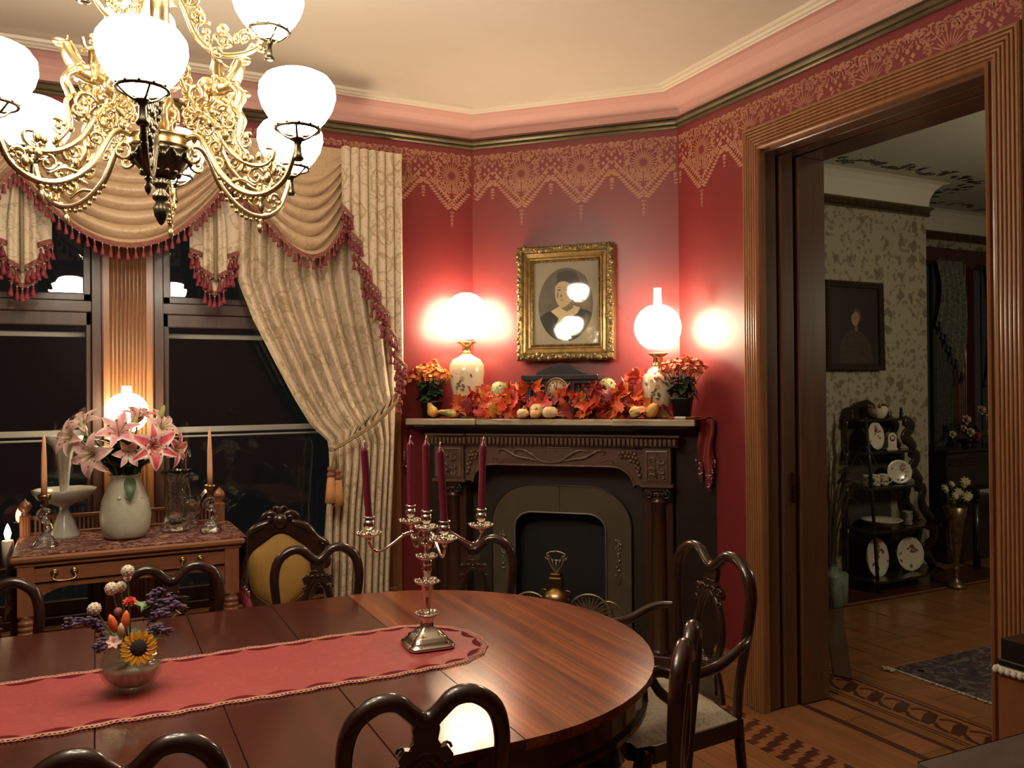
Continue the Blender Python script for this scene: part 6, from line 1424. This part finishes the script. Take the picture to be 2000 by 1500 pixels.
def plate(p, r, yaw, lab, sz=1.0, tilt=.12, sx=1.0):
    M = T(p) @ RZ(yaw) @ RX(PI/2-tilt); t = thing('plate', lab, 'plate', M=M)
    mb = MB(); mb.lathe([(.0, .004), (r*.6, .003), (r*.78, .008), (r, .02), (r*.98, .023), (r*.76, .012), (r*.6, .007), (0, .008)], 36, rib=(12, .012), M=S3(sx, sz, 1)); part('dish', mb, m_china, t)
    q = MB(); rnd = random.Random(int(p[0]*91+p[2]*37))
    for k in range(16):
        a = rnd.gauss(.9, .35) if k < 12 else rnd.uniform(0, 6.3); rr = r*(rnd.uniform(.55, .85) if k > 11 else rnd.uniform(.2, .65)); q.add([(x*sx, y*sz, .0105+.02*(rr/r)**4+.0003*k) for x, y in leafpoly(rr*math.cos(a), rr*math.sin(a), r*.22, r*.07, rnd.uniform(0, 6.3), 4)], [tuple(range(8))])
    part('floral_print', q, m_flor, t, kind='stuff'); return t
def on(z): return z+.002
plate((5.30, 4.43, 1.155), .098, math.radians(6), 'oval-looking floral plate standing turned on the second shelf of the parlor stand', 1.08)
plate((5.555, 4.42, .868), .098, math.radians(-25), 'tilted cream plate on the third shelf beside the mugs', .95, .2)
plate((5.29, 4.42, .232), .135, math.radians(5), 'tall floral plate on the lowest shelf at left', 1.1)
plate((5.66, 4.42, .225), .132, math.radians(-8), 'round plate with red roses on the lowest shelf at right')
mb = MB(); mb.lathe([(.0, 0), (.04, 0), (.045, .01), (.06, .025), (.072, .06), (.068, .085), (.07, .095), (.064, .095), (.06, .05), (0, .02)], 28, rib=(10, .05)); bw = thing('rose_bowl', 'white lobed china bowl with pink floral rim on top of the parlor stand', 'bowl', (5.36, 4.44, on(1.285)))
part('body', mb, m_china, bw); mb = MB(); rnd = random.Random(1); [mb.ball((.066*math.cos(k*.5), .066*math.sin(k*.5), .09+rnd.gauss(0, .008)), rnd.uniform(.008, .016), 6) for k in range(14)]; part('flower_rim', mb, m_flor, bw)
cl_ = thing('china_clock', 'small white arched china clock on the second shelf', 'clock', (5.47, 4.42, on(1.04)), math.radians(-12))
mb = MB(); mb.M = RX(PI/2); mb.prism([(-.048, 0), (.048, 0), (.048, .012), (.038, .018)]+[(.038*math.cos(a), .095+.04*math.sin(a)) for a in [PI*k/10 for k in range(11)]]+[(-.038, .018), (-.048, .012)], -.022, .022); part('case', mb, m_china, cl_)
mb = MB(); mb.cyl((0, 0, .0221), .024, .002, 24, M=T((0, 0, .092)) @ RX(PI/2)); mb.cyl((0, 0, .0225), .016, .0025, 20, 1, M=T((0, 0, .092)) @ RX(PI/2)); part('dial', mb, [m_brass2, m_china], cl_)
for i, x in enumerate((5.19, 5.275, 5.365)):
    t = thing('mug', ('floral mug at the left end of the three on the third shelf', 'floral mug between the other two on the third shelf', 'floral mug nearest the tilted cream plate')[i], 'mug', (x, 4.40, on(.775)), -.6)
    mb = MB(); mb.lathe([(.0, 0), (.030, 0), (.036, .01), (.036, .08), (.038, .088), (.034, .086), (.032, .01), (0, .008)], 20); part('cup', mb, m_china, t)
    mb = MB(); mb.tube(cr([(.035, 0, .07), (.058, 0, .06), (.055, 0, .03), (.035, 0, .02)], 4), .005, 6); part('handle', mb, m_china, t)
    q = MB(); rnd = random.Random(i)
    for k in range(14): a = rnd.uniform(-3, .2); z = rnd.uniform(.02, .075); q.add([(.0368*math.cos(a+u/.036), .0368*math.sin(a+u/.036), z+v) for u, v in leafpoly(0, 0, .02, .007, rnd.uniform(0, 6), 3)], [tuple(range(6))])
    part('floral_print', q, m_flor, t, kind='stuff')
mb = MB(); mb.lathe([(.0, 0), (.06, 0), (.065, .008), (.12, .04), (.15, .058), (.147, .062), (.115, .045), (.05, .012), (0, .01)], 36, rib=(12, .01)); solo('serving_bowl', mb, m_china, 'wide shallow white bowl on the fourth shelf', 'bowl', M=T((5.34, 4.40, on(.46))))
mb = MB(); mb.lathe([(.0, 0), (.035, 0), (.038, .01), (.030, .05), (.036, .095), (.042, .105), (.037, .104), (.026, .05), (0, .01)], 20); mb.tube(cr([(.034, 0, .085), (.055, 0, .07), (.05, 0, .035), (.03, 0, .025)], 4), .005, 6); solo('cream_jug', mb, pm('mottled_china', (.45, .42, .36), .25, c2=(.12, .11, .10), vs=50), 'small mottled jug at the right of the fourth shelf', 'jug', M=T((5.60, 4.38, on(.46))))
# dark portrait on the parlor wall
pp2 = thing('painting', 'dark framed portrait of a seated person on the parlor wallpaper', 'painting', M=T((5.255, 4.575, 2.0)) @ RX(math.radians(-1)))
mb = MB(); mb.sweep([(-.315, -.345), (.315, -.345), (.315, .345), (-.315, .345)], [(0, -.02), (0, .03), (.01, .04), (.02, .03), (.045, .028), (.05, .018), (.05, -.02)], lambda p, q, h: (p, -h, q), True); part('frame', mb, pm('black_gilt_frame', (.045, .035, .02), .3, .4), pp2)
mb = MB(); rnd = random.Random(4)
for x, z in around(90, .3, .33): mb.ball((x, -.036, z), .007, 5)
part('frame_beads', mb, m_dgold, pp2)
mb = MB(); mb.box(-.27, .27, -.01, 0, -.30, .30, 0, 0); flat([tuple(p)[:2] for p in cr([(-.17, -.29, 0), (-.15, -.12, 0), (-.06, -.04, 0), (.02, -.02, 0), (.10, -.06, 0), (.18, -.15, 0), (.2, -.29, 0)], 5)], .0112, 1)
flat([tuple(p)[:2] for p in cr([(-.005, .10, 0), (-.03, .07, 0), (-.02, .02, 0), (.02, .0, 0), (.05, .03, 0), (.058, .08, 0), (.03, .11, 0)], 4, True)], .0114, 2); flat([tuple(p)[:2] for p in cr([(-.01, .10, 0), (.01, .135, 0), (.06, .13, 0), (.08, .08, 0), (.06, .03, 0), (.055, .09, 0), (.02, .112, 0)], 4, True)], .0117, 3)
flat([(0, .0), (.04, .0), (.035, -.04), (.01, -.04)], .0113, 4)
for a in ((.005, .068), (.035, .07)): flat(ell(a[0], a[1], .007, .003, n=10), .0119, 3)
part('canvas', mb, [pm('brown_ground', (.028, .02, .014), .5), pm('brown_dress', (.04, .026, .016), .6, c2=(.06, .04, .025), vs=30), pm('painted_skin', (.36, .20, .12), .5), pm('painted_hair', (.10, .06, .035), .5), pm('painted_neck', (.20, .11, .065), .5)], pp2)
# square green vase with dried grasses
gv = thing('floor_vase', 'square pale green ceramic vase on the parlor floor', 'vase', (4.61, 4.24, 0), math.radians(12))
mb = MB(); mb.lathe([(.0, 0), (.085, 0), (.095, .01), (.10, .215), (.09, .232), (.05, .24), (.045, .26), (.05, .275), (.04, .272), (.035, .24), (0, .2)], 36, sq=9); part('body', mb, pm('celadon_glaze', (.24, .31, .25), .35, c2=(.14, .18, .14), vs=14), gv)
q = MB(); rnd = random.Random(5)
for k in range(75):
    a = rnd.uniform(0, 6.28); r = rnd.uniform(.03, .32)*(1.2 if rnd.random() < .3 else 1); h = rnd.uniform(.55, 1.05); q.tube(cr([(.01*math.cos(a), .01*math.sin(a), .2), (.25*r*math.cos(a), .25*r*math.sin(a), .2+h*.5), (.7*r*math.cos(a), .7*r*math.sin(a), .2+h*.9), (1.15*r*math.cos(a), 1.0*r*math.sin(a), .2+h*(.95 if r < .2 else .78))], 4), [.003, .0028, .002, .0012], 3)
for k in range(9): a = rnd.uniform(0, 6.28); petal(q, T((.12*math.cos(a), .12*math.sin(a), rnd.uniform(.6, 1.0))) @ RZ(a) @ RY(.4), .16, .05, .3, 1.6, 6)
solo('dried_grass', q, pm('dried_grass', (.075, .065, .035), .7, c2=(.14, .12, .065), vs=20), 'tall dried grasses in the green floor vase', 'dried grass', M=T((4.61, 4.24, 0)))
# tall metal trumpet vase with cream flowers
bv = thing('trumpet_vase', 'tall brass trumpet vase on the parlor floor beside the display stand', 'vase', (5.855, 4.16, 0))
mb = MB(); mb.lathe([(.0, 0), (.075, 0), (.078, .01), (.045, .03), (.02, .06), (.016, .11), (.028, .13), (.028, .145), (.016, .16), (.024, .2), (.045, .35), (.062, .5), (.085, .61), (.08, .612), (.055, .5), (0, .3)], 24); part('body', mb, pm('worn_brass', (.30, .21, .12), .35, .8, c2=(.14, .10, .06), vs=14), bv)
m_cf = pm('cream_silk_flower', (.50, .45, .28), .6, c2=(.36, .30, .14), vs=12)
SFL = ['far left upper cream flower in the tall brass vase', 'far left lower cream flower in the tall brass vase', 'small cream flower high at the left in the brass vase', 'highest large cream flower in the brass vase', 'middle cream flower over the rim of the brass vase', 'cream flower at the right front of the brass vase', 'cream flower leaning far right in the brass vase', 'small cream flower lowest on the brass vase rim', 'smallest cream flower at the upper right in the brass vase']
rnd = random.Random(2)
for k, (dx, dz, r) in enumerate(((-.12, .10, .04), (-.10, .05, .035), (-.05, .13, .03), (.05, .15, .042), (.0, .07, .04), (.04, .03, .04), (.09, .04, .042), (-.03, .0, .03), (.10, .11, .025))):
    q = MB(); [petal(q, RZ(u*.8) @ T((0, 0, .004*(u//8))), r, r*.55, 1.2-.25*(u//8), 1.8-.3*(u//8), 3, 0, 0) for u in range(16)]; solo('silk_flower', q, m_cf, SFL[k], 'flower', M=look((5.855+dx, 4.12+rnd.uniform(-.03, .05), .65+dz), (rnd.gauss(0, .4), -1, .5)), group='cream flowers in the tall brass vase')
q = MB(); 
for k in range(16): a = k*.9; q.tube([(5.855, 4.16, .55), (5.855+.10*math.cos(a), 4.15+.06*math.sin(a), .70+.02*(k % 4))], .003, 4)
part('flower_stems', q, m_lstem, bv, M=T((5.855, 4.16, 0)).inverted())
# upright piano at the far right, flowers on it
pi_ = thing('piano', 'black upright piano mostly hidden behind the right door casing', 'piano', (.33, .33, -.02))
mb = MB(); mb.box(6.20, 7.6, 4.38, 4.9, .02, .97, .01); part('case', mb, m_blk, pi_)
mb = MB(); mb.box(6.17, 7.64, 4.34, 4.92, .97, .995, .008); part('lid', mb, m_blk, pi_)
mb = MB(); mb.box(6.22, 7.56, 4.12, 4.38, .58, .64, .006); mb.box(6.22, 6.25, 4.12, 4.38, .60, .70, .006); part('key_bed', mb, m_blk, pi_)
for x in (6.26, 7.5): mb = MB(); mb.tube([(x, 4.16, .02), (x, 4.16, .58)], .03, 8); part('leg', mb, m_blk, pi_)
wk = MB(); wk.box(0, .0215, 0, .14, 0, .014, .001); wkm = wk.mesh('white_key', [pm('ivory_key', (.72, .70, .62), .3)])
for k in range(46): part('white_key', wkm, None, pi_, M=T((6.395+.0235*k, 4.13, .641)))
for k, z in ((0, .9), (1, .86), (2, .60)): mb = MB(); mb.box(6.22, 7.58, 4.365-.006*k, 4.38, z, z+.02, .004); part('case_moulding', mb, m_blk, pi_)
fb = thing('flower_bowl', 'dark bowl holding the rose arrangement on the piano', 'bowl', (7.03, 4.86, .976))
mb = MB(); mb.lathe([(.0, 0), (.06, 0), (.05, .015), (.09, .06), (.10, .07), (.09, .07), (.05, .03), (0, .02)], 24); part('body', mb, m_blk, fb)
q = MB(); rnd = random.Random(17)
for k in range(40): a = rnd.uniform(0, 6.28); petal(q, T((7.03+rnd.gauss(0, .08), 4.84+rnd.gauss(0, .04), 1.06+rnd.uniform(0, .14))) @ RZ(a) @ RY(rnd.uniform(.2, 1.3)), .08, .035, .4, 1.4, 4, 0, 0)
solo('rose_foliage', q, m_lstem, 'dark foliage of the rose arrangement on the piano', 'foliage')
m_rw = pm('white_rose', (.62, .58, .48), .5); m_rp = pm('pale_pink_rose', (.66, .40, .34), .5); m_rr = pm('red_rose', (.45, .05, .04), .5)
for dx, dz, m, r, lab in ((-.17, .25, m_rp, .055, 'pale pink rose at the upper left on the piano'), (-.20, .18, m_rp, .035, 'small pink rosebud under the pale rose on the piano'), (.02, .33, m_rp, .055, 'pink rose standing highest on the piano'), (.12, .26, m_rw, .05, 'white rose at the upper right on the piano'), (-.34, .13, m_rw, .04, 'white flower drooping far left of the piano arrangement'), (-.12, .14, m_rw, .05, 'open white rose at the front of the piano arrangement'), (-.04, .10, m_rr, .05, 'red rose low at the front of the piano arrangement'), (.14, .12, m_rw, .05, 'white rose low beside the door casing')):
    q = MB(); [petal(q, RZ(u*1.1) @ T((0, 0, .006*(u//5))), r, r*.9, .9-.25*(u//5), 1.6-.45*(u//5), 3, 0, 0) for u in range(15)]; q.tube([(0, 0, 0), (.01, 0, -.05)], .003, 4); solo('silk_rose', q, m, lab, 'flower', M=look((7.03+dx*1.05, 4.77, .97+dz), (dx*.8, -1, .4)))
# rug
def rugm():
    m, nt, b = new_mat('persian_rug'); v = coords(nt)
    c = ramp(nt, nnoise(nt, v, 9, 3, .6, 1.6), [(.40, (.018, .016, .028)), (.47, (.09, .03, .03)), (.53, (.018, .016, .028)), (.60, (.16, .13, .09)), (.66, (.03, .02, .03))])
    nt.links.new(c, b.inputs['Base Color']); b.inputs['Roughness'].default_value = .95; bumpn(nt, b, nnoise(nt, v, 200, 2), .5, .004); return m
rg = thing('rug', 'dark navy and red patterned rug with pale fringe on the parlor floor', 'rug', (0, 0, 0))
mb = MB(); mb.box(3.86, 6.2, .9, 3.12, .001, .010, .003); part('field', mb, rugm(), rg)
m_rb = pm('rug_border', (.12, .10, .075), .95, c2=(.05, .03, .03), vs=18, lo=.45, hi=.55)
mb = MB(); mb.box(3.90, 6.16, 3.00, 3.035, .009, .0112); mb.box(3.93, 3.965, .9, 3.03, .009, .0112); mb.box(4.10, 6.16, 2.80, 2.815, .009, .0112); mb.box(4.1, 4.115, .9, 2.8, .009, .0112)
for k in range(26): x = 3.98+.085*k; mb.add([(x+px, 2.905+py, .0108) for px, py in leafpoly(0, 0, .06, .02, .6*(-1)**k, 4)], [tuple(range(8))]); 
for k in range(26): y = 2.85-.085*k; mb.add([(4.03+px, y+py, .0108) for px, py in leafpoly(0, 0, .06, .02, .6*(-1)**k, 4)], [tuple(range(8))])
part('border', mb, m_rb, rg)
q = MB(); rnd = random.Random(3)
for k in range(330): y = .9+2.22*k/330; q.tube([(3.862, y, .006), (3.845+rnd.gauss(0, .004), y+rnd.gauss(0, .003), .005)], .0032, 3)
for k in range(24): q.ball((3.825+rnd.gauss(0, .012), 3.12+rnd.gauss(0, .02), .009), .008, 5)
part('fringe', q, pm('cream_fringe', (.55, .48, .34), .9), rg, kind='stuff')
# ================= right foreground =================
cb = thing('pedestal_stand', 'narrow reddish wood pedestal against the right casing, under the tissue box', 'stand', (2.68, 1.58, 0))
mb = MB(); mb.box(-.105, .115, -.15, .105, 0.05, .62, .004); part('body', mb, m_sov, cb)
mb = MB(); mb.box(-.115, .12, -.16, .115, .62, .64, .004); part('top', mb, m_so, cb)
mb = MB(); mb.box(-.115, .12, -.16, .115, 0, .05, .004); part('plinth', mb, m_so, cb)
m_doily = pm('white_crochet', (.62, .58, .48), .8, bump=.6, bs=200)
q = MB(); q.box(-.118, .12, -.163, .118, .641, .648, .003)
for k in range(14): q.ball((-.12, -.155+.02*k, .638), .011, 6)
for k in range(12): q.ball((-.11+.02*k, -.165, .638), .011, 6)
solo('doily', q, m_doily, 'white crocheted doily under the black tissue box', 'doily', M=T((2.68, 1.58, 0)))
tx = thing('tissue_box', 'black tissue box cover on a white doily at the right edge', 'tissue box', (2.68, 1.58, .649))
mb = MB(); mb.box(-.108, .10, -.13, .108, 0, .022, .004); mb.ring([(-.100, -.12), (.09, -.12), (.09, .10), (-.10, .10)], [(-.03, -.06), (.03, -.06), (.03, .04), (-.03, .04)], .022, .085); part('cover', mb, pm('black_lacquer', (.008, .007, .007), .25), tx)
mb = MB(); mb.grid(lambda u, v: (-.025+.05*u+.01*math.sin(v*9), -.03+.05*abs(2*u-1)*v, .07+.075*v-.02*abs(2*u-1)), 10, 8); part('tissue', mb, pm('white_tissue', (.8, .8, .78), .8), tx)
sd = thing('side_table', 'side table under a grey brown cloth in the lower right corner', 'side table', (2.05, .95, 0), math.radians(-2))
mb = MB(); mb.box(-.40, .52, -.3, .305, .672, .69, .006); part('top', mb, m_mahd, sd)
for x in (-.36, .48):
    for y in (-.26, .26): mb = MB(); mb.lathe(lp, 12, (x, y, 0)) if False else mb.tube([(x, y, 0), (x, y, .675)], .022, 8); part('leg', mb, m_mahd, sd)
q = MB(); q.box(-.405, .525, -.305, .31, .690, .696, .003); q.grid(lambda u, v: (-.407-.012*math.sin(u*20)*v, -.305+.615*u, .695-.16*v), 30, 6); q.grid(lambda u, v: (-.405+.93*u, .312+.012*math.sin(u*26)*v, .695-.16*v), 40, 6)
solo('table_cloth', q, pm('grey_brown_cloth', (.10, .075, .055), .8, c2=(.075, .055, .042), vs=14), 'grey brown cloth over the side table in the lower right corner', 'tablecloth', M=T((2.05, .95, 0)) @ RZ(math.radians(-2)))
